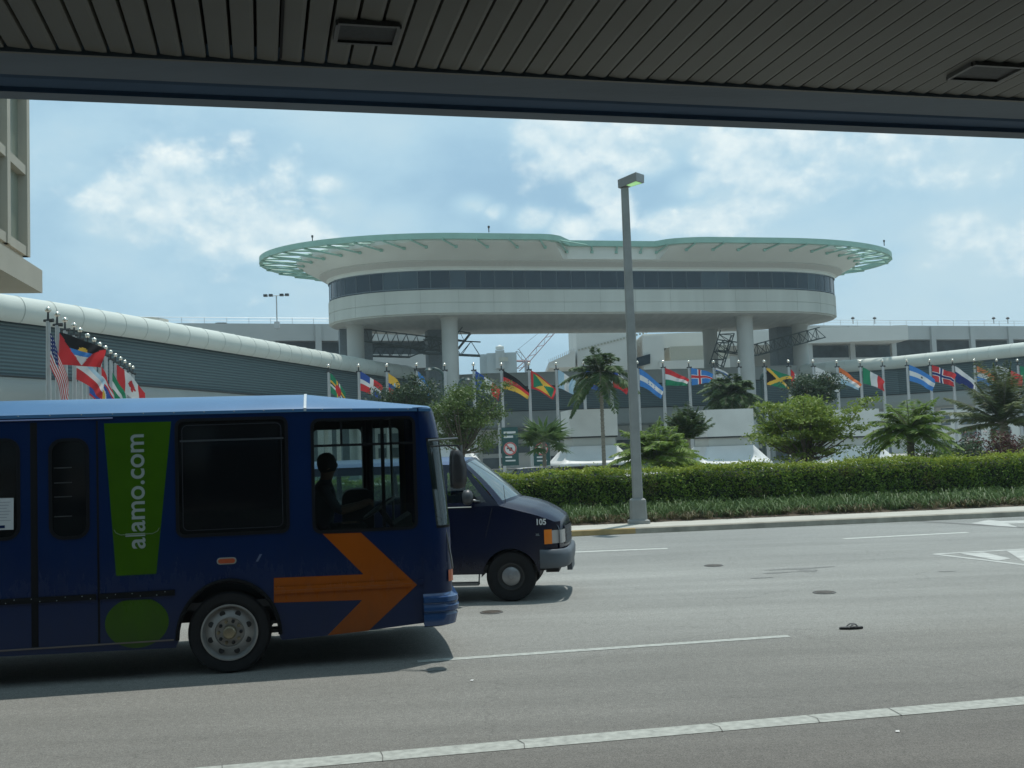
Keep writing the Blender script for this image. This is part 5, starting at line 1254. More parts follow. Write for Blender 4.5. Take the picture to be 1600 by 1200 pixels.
g = MB(); g.grid([ring_front(z) for z in zr], BLUE, pick=lambda i, j: None if glassy(i, j) else (RUB if (i in (5, 10) and 2 <= j < nr-4) or (6 <= i < 10 and j == 9) else BLUE)); g.build('front_shell', bus, world=False, angle=40)
g = MB(); g.grid([ring_front(z) for z in zr], WGLASS, pick=lambda i, j: WGLASS if glassy(i, j) else None); g.build('windscreen', bus, world=False, smooth=True)
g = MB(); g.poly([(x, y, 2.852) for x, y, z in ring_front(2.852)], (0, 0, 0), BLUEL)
g.build('front_cap', bus, world=False)
# bumper with ridges
g = MB(); rb = []
for z, o_ in ((.37, .0), (.39, .045), (.50, .06), (.52, .045), (.535, .045), (.55, .065), (.60, .065), (.62, .045), (.635, .045), (.65, .06), (.70, .055), (.72, .01), (.74, .0)):
    rb.append([(x, y, z) for x, y, z_ in ring_front(max(z, .42), o_)])
rb = [[(x, y, zz) for (x, y, _), zz in zip(r_, [z]*len(r_))] for r_, z in zip(rb, (.37, .39, .50, .52, .535, .55, .60, .62, .635, .65, .70, .72, .74))]
g.grid(rb, mat('bumper_blue', (.02, .06, .16), .22, spec=.7)); g.build('bumper', bus, world=False, angle=50)
g = MB(); q = ring_front(.86, .012); q2 = ring_front(.99, .012)
g.grid([q[4:7], q2[4:7]], mat('amber_lens', (.45, .09, .02), .3)); g.build('corner_light', bus, world=False)
for y in (.45, W-.45):
    g = MB(); g.lathe([(.10, 0), (.10, .03), (.08, .05), (0, .06)], (2.49, y, .90), (1, 0, 0), mat('headlamp_glass', (.5, .5, .5), .15), 18); g.build('headlight', bus, world=False)
# decals and windows on the near side
def plate(name, pts, m_, y=-.004, th=.003, parent=bus):
    g = MB(); g.poly([(x, y, z) for x, z in pts], (0, th, 0), m_); return g.build(name, parent, world=False)
plate('orange_arrow', [(1.091, 1.470), (1.514, 1.462), (2.125, .848), (1.571, .373), (1.12, .350), (1.509, .715), (.546, .742), (.551, 1.012), (1.531, .998)], ORNG)
plate('green_exclamation_bar', [(-1.212, 2.770), (-.512, 2.770), (-.69, 1.125), (-1.105, 1.125)], LIME)
dot = [(-1.225+.658/2+.329*cos(a), .615+.268*sin(a)) for a in np.linspace(0, 2*pi, 41)[:-1]]
plate('green_exclamation_dot', [(x, min(z, .858)) for x, z in dot], LIME)
M_ = Matrix(((0, -1, 0, -.803), (0, 0, -1, -.0062), (1, 0, 0, 1.405), (0, 0, 0, 1)))
tx = text_mesh('alamo.com', .288, LGREY, 'lettering', bus, M_, bold=.0035, extr=.001, sx=1.0)
xs = [v.co.z for v in tx.data.vertices]; sc_ = 1.235/(max(xs)-min(xs)); z0 = min(xs)
for v in tx.data.vertices: v.co.z = 1.405+(v.co.z-z0)*sc_
# rub rail
for a, b, m_ in ((S0, -1.30, RUB), (-1.27, -.50, RUB), (.62, .548, BLUE), (2.06, 2.2, BLUE)):
    if a > b: a, b = .60, .548
g = MB(); g.box(S0, -1.31, -.022, .0, .885, .945, RUB); g.box(-1.28, -.50, -.022, .0, .885, .945, RUB); g.build('rub_rail', bus, world=False)
g = MB(); g.box(2.13, 2.2, -.02, 0, .845, .905, BLUE); g.box(.60, .5495, -.02, 0, .845, .905, BLUE); g.build('rub_rail', bus, world=False)
g = MB(); g.box(.55, 2.07, -.024, -.0075, .838, .912, ORNG); g.box(.55, 2.07, -.026, -.024, .866, .872, mat('orange_dark', (.25, .07, .01), .5)); g.build('rub_rail', bus, world=False)
g = MB()
for k in range(22): g.lathe([(.006, 0), (0, .004)], (-2.3+.085*k*(1 if k % 5 else 1.0), -.022, .93-.03*(k % 2)), (0, -1, 0), LGREY, 6) if k % 3 else None
g.build('rail_screws', bus, world=False)
# seams, door gap
g = MB()
for x, w_ in ((-1.285, .022), (-1.93, .07)): g.box(x-w_/2, x+w_/2, -.003, 0.001, .42, 2.80, RUB)
g.box(S0, -2.3, -.002, .001, 2.78, 2.785, RUB); g.build('panel_seams', bus, world=False)
g = MB(); g.box(-4.3, -.52, -.012, .0, .40, .415, mat('skirt_trim', (.12, .10, .09), .6)); g.build('skirt_trim', bus, world=False)
# arch lip
g = MB(); arc = [(.065+.545*cos(a), .40+.615*sin(a)) for a in np.linspace(pi, 0, 21)]
g.tube([(x, -.012, z) for x, z in arc], .024, RUB, 6); g.build('wheel_arch', bus, world=False, smooth=True)
g = MB(); g.grid([[(.065+.53*cos(a), y, .40+.60*sin(a)) for y in (.03, .75)] for a in np.linspace(pi*.86, pi*.14, 15)], BLACK); g.build('wheel_housing', bus, world=False)
for cx in (-3.85,):
    g = MB(); g.grid([[(cx+.52*cos(a), y, .40+.56*sin(a)) for y in (.03, .75)] for a in np.linspace(pi, 0, 15)], BLACK); g.build('wheel_housing', bus, world=False)
# marker light
g = MB(); g.poly([(x, -.012, z) for x, z in rrect(-.04, .14, 1.20, 1.25, .024)], (0, .012, 0), mat('marker_orange', (.38, .07, .02), .35)); ml = g.build('marker_light', bus, world=False)
plate('bezel', rrect(-.055, .155, 1.188, 1.262, .035), LGREY, y=-.006, th=.005, parent=ml)
g = MB(); g.lathe([(.035, 0), (.03, .03), (0, .04)], (2.28, .14, 2.80), (.8, -.5, .3), mat('marker_orange', (0, 0, 0)), 12); g.build('roof_marker_light', bus, world=False)
# window frames and glass
for i, w in enumerate(WINS):
    x0, x1, z0, z1, r = w; g = MB()
    g.poly(pw(x0-.022, x1+.022, z0-.022, z1+.022, r+.02, -.010), (0, .012, 0), RUB, [pw(x0+.014, x1-.014, z0+.014, z1-.014, max(.02, r-.014), -.010)])
    fo = g.build('window', bus, world=False)
    drv = i == len(WINS)-1
    g = MB(); g.poly(pw(x0, x1, z0, z1, r, .012), (0, 0, 0), CGLASS if drv else DGLASS); g.build('pane', fo, world=False)
    if i in (4,):
        g = MB()
        for zz in (1.78, 1.99, 2.14, 2.30): g.box(x0+.03, x1-.16, .005, .012, zz, zz+.012, mat('dim_bar', (.03, .032, .034), .6))
        g.build('louvre_bars', fo, world=False)
    if i == 5:
        g = MB(); g.box(x0+.03, x1-.03, -.004, .01, z1-.235, z1-.215, mat('grey_bar', (.03, .035, .04), .5)); g.build('slider_bar', fo, world=False)
        g = MB(); g.poly(pw(x0+.05, x1-.05, z0+.05, z1-.05, .06, -.003), (0, .004, 0), mat('glass_seal', (.012, .014, .022), .6), [pw(x0+.057, x1-.057, z0+.057, z1-.057, .055, -.003)]); g.build('seal', fo, world=False)
    if drv:
        g = MB(); g.box(x0, x1, -.008, .03, 2.435, 2.462, RUB); g.box(1.31, 1.335, -.008, .03, 2.46, z1, RUB); g.build('slider_bar', fo, world=False)
        g = MB(); g.box(1.76, 1.80, .02, .05, z0, z1, INT); g.build('centre_post', fo, world=False)
# paper notice in the rearmost visible window
g = MB(); g.poly([(-2.36, -.012, 1.675), (-2.135, -.012, 1.67), (-2.132, -.012, 2.005), (-2.36, -.012, 2.01)], (0, .004, 0), mat('notice_paper', (.48, .50, .50), .7))
no = g.build('notice', bus, world=False); g = MB()
for k in range(7): g.box(-2.345, -2.16-.02*(k % 3), -.0135, -.0125, 1.96-.032*k, 1.965-.032*k, mat('print_grey', (.2, .22, .25), .7))
g.box(-2.345, -2.22, -.0135, -.0125, 1.69, 1.72, BLUE); g.build('print', no, world=False)
# faint second window outline over the exclamation mark
g = MB(); arc = [(-1.12, -.008, 2.70), (-1.12, -.008, 1.62), (-1.10, -.008, 1.585), (-1.05, -.008, 1.56), (-.72, -.008, 1.56), (-.67, -.008, 1.585), (-.65, -.008, 1.62), (-.62, -.008, 2.70)]
g.tube(arc[1:7], .005, mat('seal_line', (.10, .16, .06), .5), 4); g.build('seal_line', bus, world=False)
g = MB(); g.poly([(.36, -.003, 1.20), (.385, -.003, 1.20), (.43, -.003, 1.28), (.405, -.003, 1.28)], (0, .003, 0), mat('scuff', (.09, .12, .20), .6)); g.build('scuff_mark', bus, world=False)
for zz in (2.17, 1.24):
    pass
# mirror arms and mirror
g = MB(); g.tube([(2.30, -.02, 2.47), (2.44, -.10, 2.478), (2.62, -.16, 2.482)], .012, STEEL, 6); g.tube([(2.33, 0, 2.40), (2.50, -.1, 2.405), (2.62, -.16, 2.40), (2.64, -.16, 2.34)], .012, DARKM, 6)
g.tube([(2.66, -.16, 2.40), (2.655, -.16, 2.27)], .012, STEEL, 6); ma = g.build('mirror_arm', bus, world=False)
g = MB(); P = []
for z, x0, x1 in ((1.92, .03, .09), (1.93, .0, .14), (2.0, -.01, .165), (2.15, -.012, .17), (2.28, -.005, .14), (2.345, 0.01, .10), (2.35, .03, .08)):
    P.append([(2.53+x, -.16+y, z) for x, y in ((x0, -.10), (x0+.02, -.13), ((x0+x1)/2, -.14), (x1, -.10), (x1+.005, 0), (x1-.02, .10), (x0+.02, .10), (x0, .06))])
g.grid(P, mat('mirror_shell', (.03, .03, .032), .4), close=True); g.poly(P[0], (0, 0, 0), RUB); g.poly(P[-1], (0, 0, 0), RUB); g.build('mirror', ma, world=False, smooth=True)
g = MB(); g.tube([(2.475, .12, 1.78), (2.47, .10, 1.55), (2.50, .08, 1.3), (2.53, .08, 1.12), (2.545, .1, 1.0)], [.006, .007, .009, .012, .012], STEEL, 6); g.build('wiper', bus, world=False)
# chassis, floor, axle, wheels
g = MB(); g.box(S0+.05, 2.3, .06, W-.06, .70, .78, INT); g.box(S0+.2, 2.2, .55, .75, .50, .70, INT); g.box(S0+.2, 2.2, W-.75, W-.55, .50, .70, INT); g.box(-3.0, -1.0, .15, W-.15, .36, .70, INT); g.build('chassis', bus, world=False)
g = MB(); g.tube([(.065, .3, .44), (.065, W-.3, .44)], .06, BLACK, 10); g.tube([(-3.85, .3, .44), (-3.85, W-.3, .44)], .09, BLACK, 10); g.box(.42, .60, .10, .3, .40, .44, BLACK); g.box(.44, .62, .10, .3, .50, .53, BLACK); g.build('axle', bus, world=False)
for c, o_ in (((.065, .025, .445), -1), ((.065, W-.025, .445), 1), ((-3.85, .025, .445), -1), ((-3.85, W-.025, .445), 1)):
    g = MB(); g.lathe([(.1, -.22), (.1, -.10)], c, (0, o_, 0), BLACK, 12); wo = g.build('wheel', bus, world=False); wheel(wo, c, .445, .25, .300, o_, 'bus')
# interior
g = MB(); g.box(.86, .90, .06, 1.7, .78, 2.80, INT); g.build('bulkhead', bus, world=False)
g = MB(); g.box(S0+.1, 2.0, .06, W-.06, 2.79, 2.82, INT); g.build('ceiling_lining', bus, world=False)
g = MB(); g.box(2.05, 2.30, .12, W-.2, 1.25, 1.40, INT); g.box(1.95, 2.35, .12, W-.2, .78, 1.27, INT); g.poly([(1.9, .2, 1.52), (2.1, .2, 1.64), (2.12, .2, 1.40), (1.95, .2, 1.36)], (0, .6, 0), INTG); g.build('dashboard', bus, world=False)
g = MB(); g.obox((1.02, .75, .78), (.08, 0, 0), (0, .5, 0), (0, 0, .001), INT); g.box(.92, 1.45, .48, .96, 1.0, 1.36, INT); g.obox((.96, .72, 1.33), (.10, 0, 0), (0, .48, 0), (0, 0, .55), INT); g.build('driver_seat', bus, world=False)
g = MB()
cw = Vector((1.76, .70, 1.70)); nw = Vector((-.55, 0, .83)).normalized(); aw = Vector((0, 1, 0)); bw = nw.cross(aw)
pts = [cw+(aw*cos(t)+bw*sin(t))*.22 for t in np.linspace(0, 2*pi, 25)]; g.tube(pts, .016, mat('wheel_grey', (.16, .18, .18), .4), 6, cap=False); g.tube([cw+aw*.21, cw-aw*.21], .014, INTG, 6); g.tube([cw, cw-nw*.5], .035, INT, 8); g.build('steering_wheel', bus, world=False)
g = MB(); g.tube([(1.95, 1.0, .8), (1.93, 1.0, 2.78)], .018, STEEL, 6); g.tube([(1.70, 1.85, .8), (1.70, 1.85, 2.78)], .05, INT, 8); g.box(1.62, 1.70, 1.9, 2.3, .8, 2.7, INT); g.build('grab_poles', bus, world=False)
g = MB(); g.poly([(x, 1.35, z) for x, z in rrect(1.33, 1.72, .8, 1.90, .12)], (0, .5, 0), INT); g.build('engine_cover', bus, world=False)
for k in range(6):
    for y in (.1, 1.3):
        g = MB(); x = -5.6+.95*k; g.box(x, x+.45, y, y+.95, .80, 1.22, INT); g.obox((x+.04, y+.475, 1.2), (.10, 0, 0), (0, .95, 0), (0, 0, .62), INT); g.build('passenger_seat', bus, world=False)
g = MB()
for w in FW: g.poly(pw(*w[:4], w[4], W-.02), (0, 0, 0), CGLASS if w[0] > .9 else DGLASS)
g.build('far_windows', bus, world=False)

# ------------------------------------------------------------------ the driver
def skin_mesh(name, verts, edges, radii, sub=2, root=0):
    me = bpy.data.meshes.new(name); me.from_pydata(verts, edges, []); o = bpy.data.objects.new(name, me); C.objects.link(o)
    md = o.modifiers.new('s', 'SKIN'); md.use_smooth_shade = True
    sv = me.skin_vertices[0].data if me.skin_vertices else None
    if sv is None:
        bm = bmesh.new(); bm.from_mesh(me); bm.verts.layers.skin.verify(); bm.to_mesh(me); bm.free(); sv = me.skin_vertices[0].data
    for i, r in enumerate(radii):
        sv[i].radius = (r, r) if not isinstance(r, tuple) else r
        sv[i].use_root = (i == root)
    s2 = o.modifiers.new('u', 'SUBSURF'); s2.levels = sub; s2.render_levels = sub
    me2 = bpy.data.meshes.new_from_object(o.evaluated_get(bpy.context.evaluated_depsgraph_get())); bpy.data.objects.remove(o)
    for p in me2.polygons: p.use_smooth = True
    return me2
SKIN = mat('driver_skin', (.16, .09, .06), .6); SHIRT = mat('driver_shirt', (.05, .055, .07), .85); HAIR = mat('driver_hair', (.01, .008, .007), .7); TROU = mat('driver_trousers', (.015, .016, .02), .9)
DX, DY, DZ = 1.09, .70, 1.47
V_ = [(0, 0, 0), (0, 0, .17), (.01, 0, .36), (.03, 0, .49), (.045, 0, .55), (.06, 0, .62), (.07, 0, .71), (.075, 0, .79)]
R_ = [(.16, .13), (.145, .11), (.17, .11), (.13, .08), .066, .074, .098, .082]
E_ = [(i, i+1) for i in range(7)]
for sg in (-1, 1):
    k = len(V_); V_ += [(.02, .19*sg, .44), (.18, .24*sg, .20), (.42, .17*sg, .26), (.47, .16*sg, .29)]; R_ += [.062, .048, .035, .03]; E_ += [(3, k), (k, k+1), (k+1, k+2), (k+2, k+3)]
    for f in range(4):
        q = len(V_); V_ += [(.50+.012*(f % 2), (.16+.016*(f-1.5))*sg, .315-.012*f), (.535, (.16+.016*(f-1.5))*sg, .30-.013*f), (.525, (.16+.016*(f-1.5))*sg, .275-.012*f)]; R_ += [.0095, .009, .008]; E_ += [(k+3, q), (q, q+1), (q+1, q+2)]
    q = len(V_); V_ += [(.47, .125*sg, .30), (.50, .11*sg, .295)]; R_ += [.011, .009]; E_ += [(k+3, q), (q, q+1)]
    k = len(V_); V_ += [(.06, .11*sg, -.02), (.44, .14*sg, .02), (.52, .14*sg, -.38), (.60, .14*sg, -.40)]; R_ += [.085, .062, .042, .038]; E_ += [(0, k), (k, k+1), (k+1, k+2), (k+2, k+3)]
me = skin_mesh('person', V_, E_, R_)
for v in me.vertices:      # face: nose, brow and chin pulled out of the head
    x, y, z = v.co
    if z > .64 and x > .10:
        if abs(y) < .02 and .70 < z < .745: v.co.x += .022
        if abs(y) < .035 and .645 < z < .67: v.co.x += .008
        if abs(y) < .05 and .745 < z < .76: v.co.x += .006
for m_ in (SKIN, SHIRT, TROU): me.materials.append(m_)
for p in me.polygons:
    c = p.center; p.material_index = 2 if (c.z < .03 or (c.z < .06 and c.x > .15 and abs(c.y) > .1)) and not (c.x > .3 and c.z > .1) else (1 if c.z < .56 and c.x < .20 else 0)
dr = bpy.data.objects.new('person', me); C.objects.link(dr)
Mb = Matrix.Translation(Vector((BP.x, BP.y, 0))) @ Matrix.Rotation(RD, 4, 'Z')
dr.location = Mb @ Vector((DX, DY, DZ)); dr.rotation_euler = (0, 0, RD); dr.scale = (1.1, 1.12, 1.04)
tag(dr, 'driver in dark shirt sitting at the wheel of the blue bus, seen in profile', 'person')
g = MB(); g.lathe([(.001, .125), (.055, .112), (.092, .07), (.106, .01), (.102, -.05), (.08, -.10)], (.058, 0, .745), (-.18, 0, 1), HAIR, 20); g.build('hair', dr, world=False, smooth=True)
for sg in (-1, 1):
    g = MB(); g.lathe([(.001, 0), (.022, .004), (.026, .012), (.012, .016)], (.07, .082*sg, .70), (0, sg, 0), SKIN, 10); g.build('ear', dr, world=False, smooth=True)

# ------------------------------------------------------------------ the dark blue van
VP = gz(800, 941)
van = thing('passenger_van', 'dark navy passenger van numbered 105 beside the bus', 'van', (VP.x, VP.y, 0), radians(-6))
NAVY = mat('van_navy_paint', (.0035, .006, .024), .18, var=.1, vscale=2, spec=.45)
grime(NAVY, .9, (.02, .02, .022), .2)
BGREY = mat('bumper_grey', (.085, .10, .115), .5, var=.08, vscale=6)
VG = glass('van_glass', (.66, .76, .73), .02, .02)
VW = 2.0
def inset(s, z):
    t = .20*max(0, (z-1.42)/.72)**1.1+.035*max(0, (.75-z)/.4)**2
    n = 0 if s < .38 else .17*((s-.38)/.48)**2
    return t+n
def vp(s, z, far=False, dy=0.): 
    i = inset(s, z)-dy; return (s, VW-i if far else i, z)
WH = .385; AX, AR = -.005, -3.5
def botz(s):
    b = .43
    for c in (AX, AR):
        d = abs(s-c)
        if d < .43: b = max(b, WH+sqrt(.43**2-d*d))
    return b if s < .5 else max(b, .55)
def topside(s): return float(np.interp(s, [-9, -.15, .1, .3, .55, .76, .86], [1.47, 1.47, 1.40, 1.345, 1.27, 1.20, 1.12]))
cols = sorted(set([-4.35, -4.25, -4.1]+[round(AR+.43*cos(a), 3) for a in np.linspace(0, pi, 11)]+[-2.9, -2.2, -1.5, -1.06, -1.04, -.8, -.6]+[round(AX+.43*cos(a), 3) for a in np.linspace(0, pi, 17)]+[.5, .60, .70, .78, .86]))
for far in (False, True):
    g = MB(); g.grid([[vp(s, botz(s)+(topside(s)-botz(s))*t, far) for t in (0, .12, .3, .5, .62, .64, .8, 1)] for s in cols], NAVY)
    g.build('body_side', van, world=False, angle=30)
# greenhouse
upc = [(-4.35, -4.2), (-4.2, -4.1), (-3.25, -3.2), (-3.15, -3.12), (-2.25, -2.22), (-2.15, -2.14), (-1.22, -1.22), (-1.10, -1.10), (-.95, -.97), (-.30, -.80), (-.15, -.72)]
upz = [1.47, 1.53, 1.72, 1.95, 2.0, 2.07, 2.12]
glc = {1, 3, 5, 8}
def upg(i, j): return i in glc and 1 <= j < 4
for far in (False, True):
    P = [[vp(b+(t-b)*((z-1.47)/.65), z, far) for z in upz] for b, t in upc]
    g = MB(); g.grid(P, NAVY, pick=lambda i, j: None if upg(i, j) else NAVY); g.build('pillars', van, world=False, angle=30)
    g = MB(); g.grid(P, VG, pick=lambda i, j: VG if upg(i, j) else None); g.build('side_window', van, world=False)
# roof
def acr(n=13): return [k/(n-1) for k in range(n)]
e = inset(0, 2.12); g = MB(); rr = []
for s, dz in ((-4.2, -.04), (-4.0, 0), (-2.5, .015), (-1.2, .015), (-.9, 0), (-.72, -.0)):
    rr.append([(s+(.07*sin(pi*t) if s == -.72 else 0), e+(VW-2*e)*t, 2.12+dz*.5+.115*(sin(pi*t)**.55)*(1 if s < -.8 else .86)) for t in acr(17)])
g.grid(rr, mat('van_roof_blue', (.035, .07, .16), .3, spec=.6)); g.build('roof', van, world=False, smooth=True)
# windscreen between roof front and cowl
e0 = inset(-.15, 1.47)+.0
top = rr[-1]; base_ = [(-.15+.27*sin(pi*t)**.8, e0+(VW-2*e0)*t, 1.47+.085*sin(pi*t)**.6) for t in acr(17)]
P = [[tuple(np.array(b)*(1-f)+np.array(a)*f+np.array((.02*sin(pi*f), 0, .012*sin(pi*f)))) for a, b in zip(top, base_)] for f in (0, .06, .3, .55, .8, .95, 1)]
g = MB(); g.grid(P, NAVY, pick=lambda i, j: NAVY if (i in (0, 5) or j in (0, 15)) else None); g.build('windscreen_frame', van, world=False, smooth=True)
WSG = glass('van_windscreen_glass', (.42, .52, .52), .18, .05, opac=.55, dark=(.13, .19, .205))
g = MB(); g.grid(P, VG, pick=lambda i, j: None if (i in (0, 5) or j in (0, 15)) else WSG); g.build('windscreen', van, world=False, smooth=True)
# hood
hs_ = []
for k, f in enumerate(np.linspace(0, 1, 9)):
    row = []
    for t, b in zip(acr(17), base_):
        sside = -.15+f*.93; sx = b[0]+(sside+.15)*(1+.05*sin(pi*t))+.0; xx = b[0]*(1-f)+(.78+.15*sin(pi*t)**.7)*f
        i_ = inset(sside, 1.3) if t in (0, 1) or True else 0
        y = i_+(VW-2*i_)*t; zs = topside(sside); zc = zs+(.085+.03*sin(f*pi))*(sin(pi*t)**.5)+(.012 if .3 < t < .7 else 0)
        row.append((xx, y, zc-.02*f*f))
    hs_.append(row)
g = MB(); g.grid(hs_, NAVY); g.build('hood', van, world=False, smooth=True)
fr = hs_[-1]
rowsf = [fr, [(x+.035, y, z-.045) for x, y, z in fr], [(x+.055, y, 1.06) for x, y, z in fr], [(x+.06, y, .82) for x, y, z in fr], [(x+.03, y, .62) for x, y, z in fr]]
g = MB(); g.grid(rowsf, NAVY); g.build('front_panel', van, world=False, smooth=True)
g = MB(); g.grid([[vp(s, z) for s in (.76, .86)] for z in (.62, .8, 1.0, 1.12, 1.2)], NAVY); g.build('corner_panel', van, world=False)
GRL = mat('grille_dark', (.05, .05, .055), .45); CHR = mat('headlamp_clear', (.40, .38, .36), .2); AMB = mat('turn_signal_amber', (.75, .20, .015), .3)
def fpt(t, z, out=.0):
    j = t*16; i = int(min(15, j)); f = j-i; a = Vector(rowsf[2][i])*(1-f)+Vector(rowsf[2][i+1])*f; b = Vector(rowsf[3][i])*(1-f)+Vector(rowsf[3][i+1])*f
    k = (1.06-z)/.24; p = a*(1-k)+b*k; return (p.x+out, p.y, z)
for tt in ((.01, .125), (.99, .875)):
    g = MB(); ts = np.linspace(tt[0], tt[1], 5); g.grid([[vp(s, z, tt[0] > .5, .011) for s in (.70, .76, .82)]+[fpt(t, z, .02) for t in ts] for z in (.87, .97, 1.07)], CHR); hl = g.build('headlight', van, world=False, smooth=True)
    g = MB(); far = tt[0] > .5; g.grid([[vp(s, z, far, .012) for s in (.555, .60, .65, .70)] for z in (.865, .97, 1.085)], AMB); g.build('turn_signal', hl, world=False, smooth=True)
g = MB(); g.grid([[fpt(t, z, .012) for t in np.linspace(.135, .865, 11)] for z in (.83, 1.0, 1.115)], GRL)
for z in (.86, .93, 1.0, 1.07): g.grid([[fpt(t, z+dz, .028) for t in np.linspace(.135, .865, 11)] for dz in (0, .018)], BGREY)
for t in (.2, .8, .5): g.grid([[fpt(t+dt, z, .030) for dt in (0, .02)] for z in (.83, 1.1)], BGREY)
g.build('grille', van, world=False)
g = MB(); P = []
for z, o_ in ((.50, -.02), (.52, .03), (.60, .055), (.70, .06), (.76, .04), (.785, -.02)):
    P.append([(.46, -.0-o_*.3, z), (.62, -.02-o_*.3, z), (.80, .04-o_*.6, z), (.94+o_, .16, z), (.985+o_, .35, z), (1.01+o_, 1.0, z), (.985+o_, VW-.35, z), (.94+o_, VW-.16, z), (.80, VW-.04+o_*.6, z), (.62, VW+.02, z), (.46, VW, z)])
g.grid(P, BGREY); g.build('bumper', van, world=False, smooth=True)
g = MB(); g.box(.93, 1.03, .62, 1.38, .40, .56, BGREY); g.box(.55, .8, .2, 1.8, .42, .5, BLACK); g.build('tow_bracket', van, world=False)
# door seam, handle, side step, mirror, wipers, numbers
g = MB(); g.tube([vp(-.96, z, dy=.002) for z in (.5, .8, 1.2, 1.47)], .005, BLACK, 4); g.tube([vp(s, z, dy=.002) for s, z in ((-.38, .98), (-.32, 1.2), (-.26, 1.44))], .005, BLACK, 4); g.tube([vp(s, 1.462, dy=.004) for s in (-.96, -.58)], .009, LGREY, 4); g.build('door_seams', van, world=False)
g = MB(); g.box(-2.2, -.50, -.06, .12, .27, .31, STEEL); g.tube([(-.50, .0, .28), (-.49, .02, .44)], .012, DARKM, 6); g.build('side_step', van, world=False)
g = MB(); P = []
for x, ry, rz in ((-.69, .05, .06), (-.675, .085, .105), (-.60, .10, .12), (-.55, .07, .09), (-.53, .03, .04)):
    P.append([(x, -.12+ry*cos(a), 1.62+rz*sin(a)) for a in np.linspace(0, 2*pi, 13)[:-1]])
g.grid(P, mat('van_mirror_shell', (.05, .055, .06), .4), close=True); g.poly(P[0], (0, 0, 0), BLACK); g.poly(P[-1], (0, 0, 0), BLACK); g.tube([(-.55, -.08, 1.57), (-.45, .02, 1.545)], .018, STEEL, 6); g.build('mirror', van, world=False, smooth=True)
g = MB(); g.tube([(.03, .55, 1.545), (-.13, .28, 1.60)], .011, BLACK, 5); g.tube([(-.16, .16, 1.58), (-.09, .42, 1.63)], .012, BLACK, 5); g.tube([(.12, 1.1, 1.56), (-.02, .70, 1.63)], .011, BLACK, 5); g.tube([(-.06, .14, 1.44), (-.085, .13, 1.78)], .004, BLACK, 4); g.build('wipers', van, world=False)
g = MB(); g.poly([(-.42, .75, 1.60), (-.36, .75, 1.60), (-.35, .75, 1.67), (-.43, .75, 1.67)], (0, .02, 0), SIGNR); g.build('windscreen_tag', van, world=False)
i5 = inset(.55, 1.2); M_ = Matrix.Translation(Vector((.40, i5-.035, 1.165))) @ Matrix.Rotation(radians(7), 4, 'Z') @ Matrix.Rotation(radians(90), 4, 'X')
text_mesh('105', .125, SIGNW, 'fleet_number', van, M_, bold=.004, extr=.001, sx=1.1)
M_ = Matrix.Translation(Vector((.40, inset(.40, 1)-.012, 1.0))) @ Matrix.Rotation(radians(90), 4, 'X')
text_mesh('XL', .045, LGREY, 'badge', van, M_, bold=.001, extr=.001, sx=1.3)
# wheel housings, floor, wheels
for cx in (AX, AR):
    for y0, y1 in ((.02, .55), (VW-.55, VW-.02)):
        yi = y1 if y0 < .1 else y0; ex = -.015 if y0 < .1 else .015
        g = MB(); g.grid([[(cx+.455*cos(a), y, WH+.455*sin(a)) for y in (y0, y1)] for a in np.linspace(pi, 0, 17)], BLACK)
        g.poly([(cx+.455*cos(a), yi, WH+.455*sin(a)) for a in np.linspace(pi, 0, 17)], (0, .004, 0), BLACK); g.build('wheel_housing', van, world=False)
    for y, o_ in ((.045, -1), (VW-.045, 1)):
        c = (cx, y, WH); g = MB(); g.lathe([(.08, -.2), (.08, -.1)], c, (0, o_, 0), BLACK, 10); wo = g.build('wheel', van, world=False); wheel(wo, c, WH, .22, .205, o_, 'van')
g = MB(); g.box(-4.3, .55, .1, VW-.1, .46, .56, BLACK); g.box(-4.34, -4.28, .1, VW-.1, .5, 2.05, NAVY); g.box(.0, .5, .3, 1.7, .5, 1.0, BLACK); g.build('chassis', van, world=False)
for s in (-.95, -1.9, -2.8, -3.7):
    for y in ((.25, .8), (1.2, 1.75)):
        g = MB(); g.box(s, s+.5, y[0], y[1], .75, .98, INT); g.obox((s+.02, (y[0]+y[1])/2, .95), (.12, 0, 0), (0, y[1]-y[0], 0), (0, 0, .68), INT); g.build('seat', van, world=False)
g = MB(); g.box(-.35, -.05, .15, VW-.15, 1.05, 1.44, INT); g.build('dashboard', van, world=False)

def subtree(o):
    for k in kids(o):
        yield k
        yield from subtree(k)
seen_ = set()
for o in subtree(van):          # shorter front overhang
    if o.name.split('.')[0] in ('wheel', 'tyre', 'rim', 'hub_cap') or o.data.name in seen_: continue
    seen_.add(o.data.name)
    for v in o.data.vertices:
        if v.co.x > .42: v.co.x = .42+(v.co.x-.42)*.80
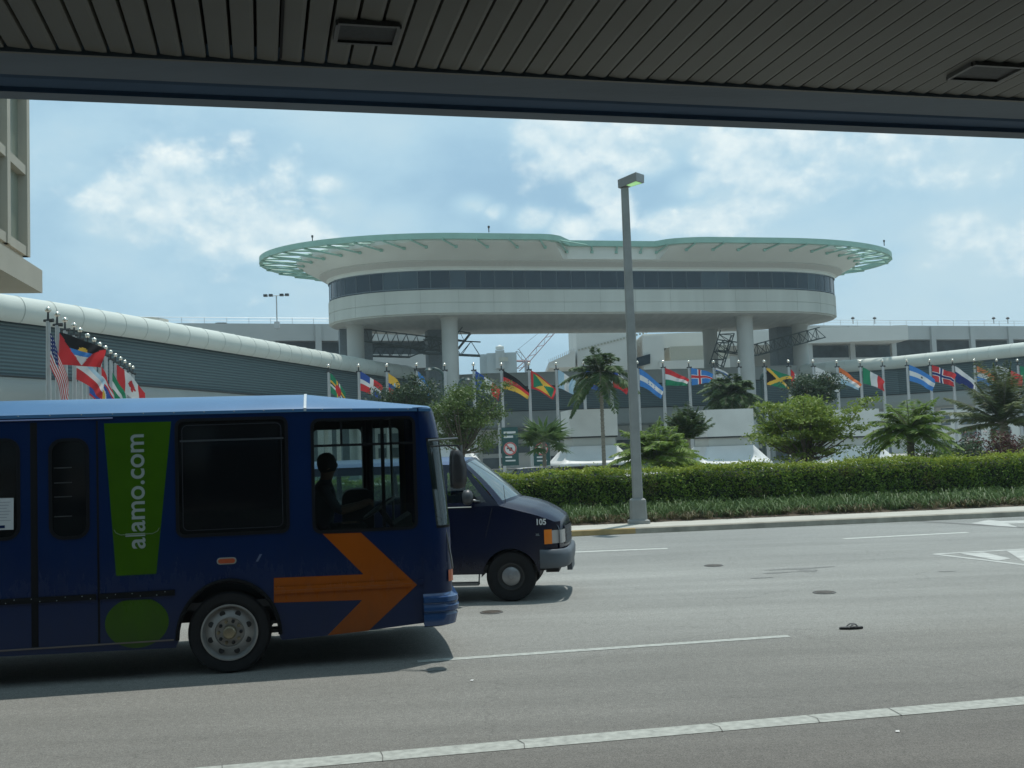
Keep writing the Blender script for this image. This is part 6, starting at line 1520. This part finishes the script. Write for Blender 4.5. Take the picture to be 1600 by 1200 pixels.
# ------------------------------------------------------------------ parked cars beyond the hedge and on the roof
def car(label, loc, rz, col, group, L_=4.5):
    o = thing('parked_car', label, 'car', loc, rz, group)
    P_ = mat('car_paint_'+col[0], col[1], .2, spec=.7, var=.03)
    out = [(-2.2, .35), (-2.22, .75), (-2.1, .95), (-1.3, 1.0), (1.0, .98), (1.95, .85), (2.2, .65), (2.22, .35)]
    g = MB(); rows = []
    for y, k in ((-.88, .90), (-.86, 1.0), (-.3, 1.03), (.3, 1.03), (.86, 1.0), (.88, .90)):
        rows.append([(x*(1 if k > .95 else .985), y, z*(k if z > .5 else 1)) for x, z in out])
    g.grid(rows, P_); g.poly([(x*.985, -.88, z*(.9 if z > .5 else 1)) for x, z in out], (0, 0, 0), P_); g.poly([(x*.985, .88, z*(.9 if z > .5 else 1)) for x, z in out], (0, 0, 0), P_); g.build('body', o, world=False, angle=35)
    cab = [(-1.75, .98, .80), (-1.15, 1.42, .62), (.25, 1.44, .62), (1.05, .97, .80)]
    g = MB(); g.grid([[(x, y*w, z) for x, z, w in cab] for y in (-1, 1)], glass('car_glass', (.15, .18, .18), .05, opac=.5), pick=lambda i, j: MATS['car_glass'] if j != 1 else P_)
    for sg in (-1, 1): g.add([(x, sg*w, z) for x, z, w in cab], [(0, 1, 2, 3)], MATS['car_glass'])
    g.build('cabin_glass', o, world=False)
    g = MB(); g.grid([[(x, y, 1.445+dz) for x, dz in ((-1.15, -.02), (-.8, .02), (-.1, .02), (.25, 0))] for y in (-.62, 0, .62)], P_); g.build('roof', o, world=False)
    for x in (-1.35, 1.35):
        for sg in (-1, 1):
            g = MB(); g.lathe([(.18, -.2), (.3, -.2), (.32, -.1), (.3, .01), (.2, .012), (.18, 0), (0, .01)], (x, sg*.87, .32), (0, sg, 0), TYRE, 20); g.build('wheel', o, world=False)
    return o
glass('car_glass', (.15, .18, .18), .05, opac=.5)
q = at(850, 733, 47); car('white car behind the hedge below the teal banners', (q.x, 47, 0), radians(8), ('white', (.6, .6, .58)), 'cars in the forecourt')
q = at(1252, 717, 58); car('white car glinting behind the yellow green tree', (q.x, 58, 0), radians(70), ('white', (.6, .6, .58)), 'cars in the forecourt')
q = at(335, 510, 142); car('pale blue car parked on the left garage roof', (q.x, 147, 21.0-1.25), radians(12), ('pale_blue', (.3, .42, .48)), None)

# ------------------------------------------------------------------ humid air
m = bpy.data.materials.new('humid_air'); m.use_nodes = True; nt = m.node_tree; N = nt.nodes; N.clear()
o_ = N.new('ShaderNodeOutputMaterial'); pv = N.new('ShaderNodeVolumePrincipled'); pv.inputs['Color'].default_value = (.80, .95, 1, 1)
pv.inputs['Density'].default_value = .00045; pv.inputs['Anisotropy'].default_value = .25; nt.links.new(pv.outputs[0], o_.inputs['Volume'])
g = MB(); g.box(-420, 420, -60, 760, -1.03, 62, m); tag(g.build('haze'), kind='stuff')
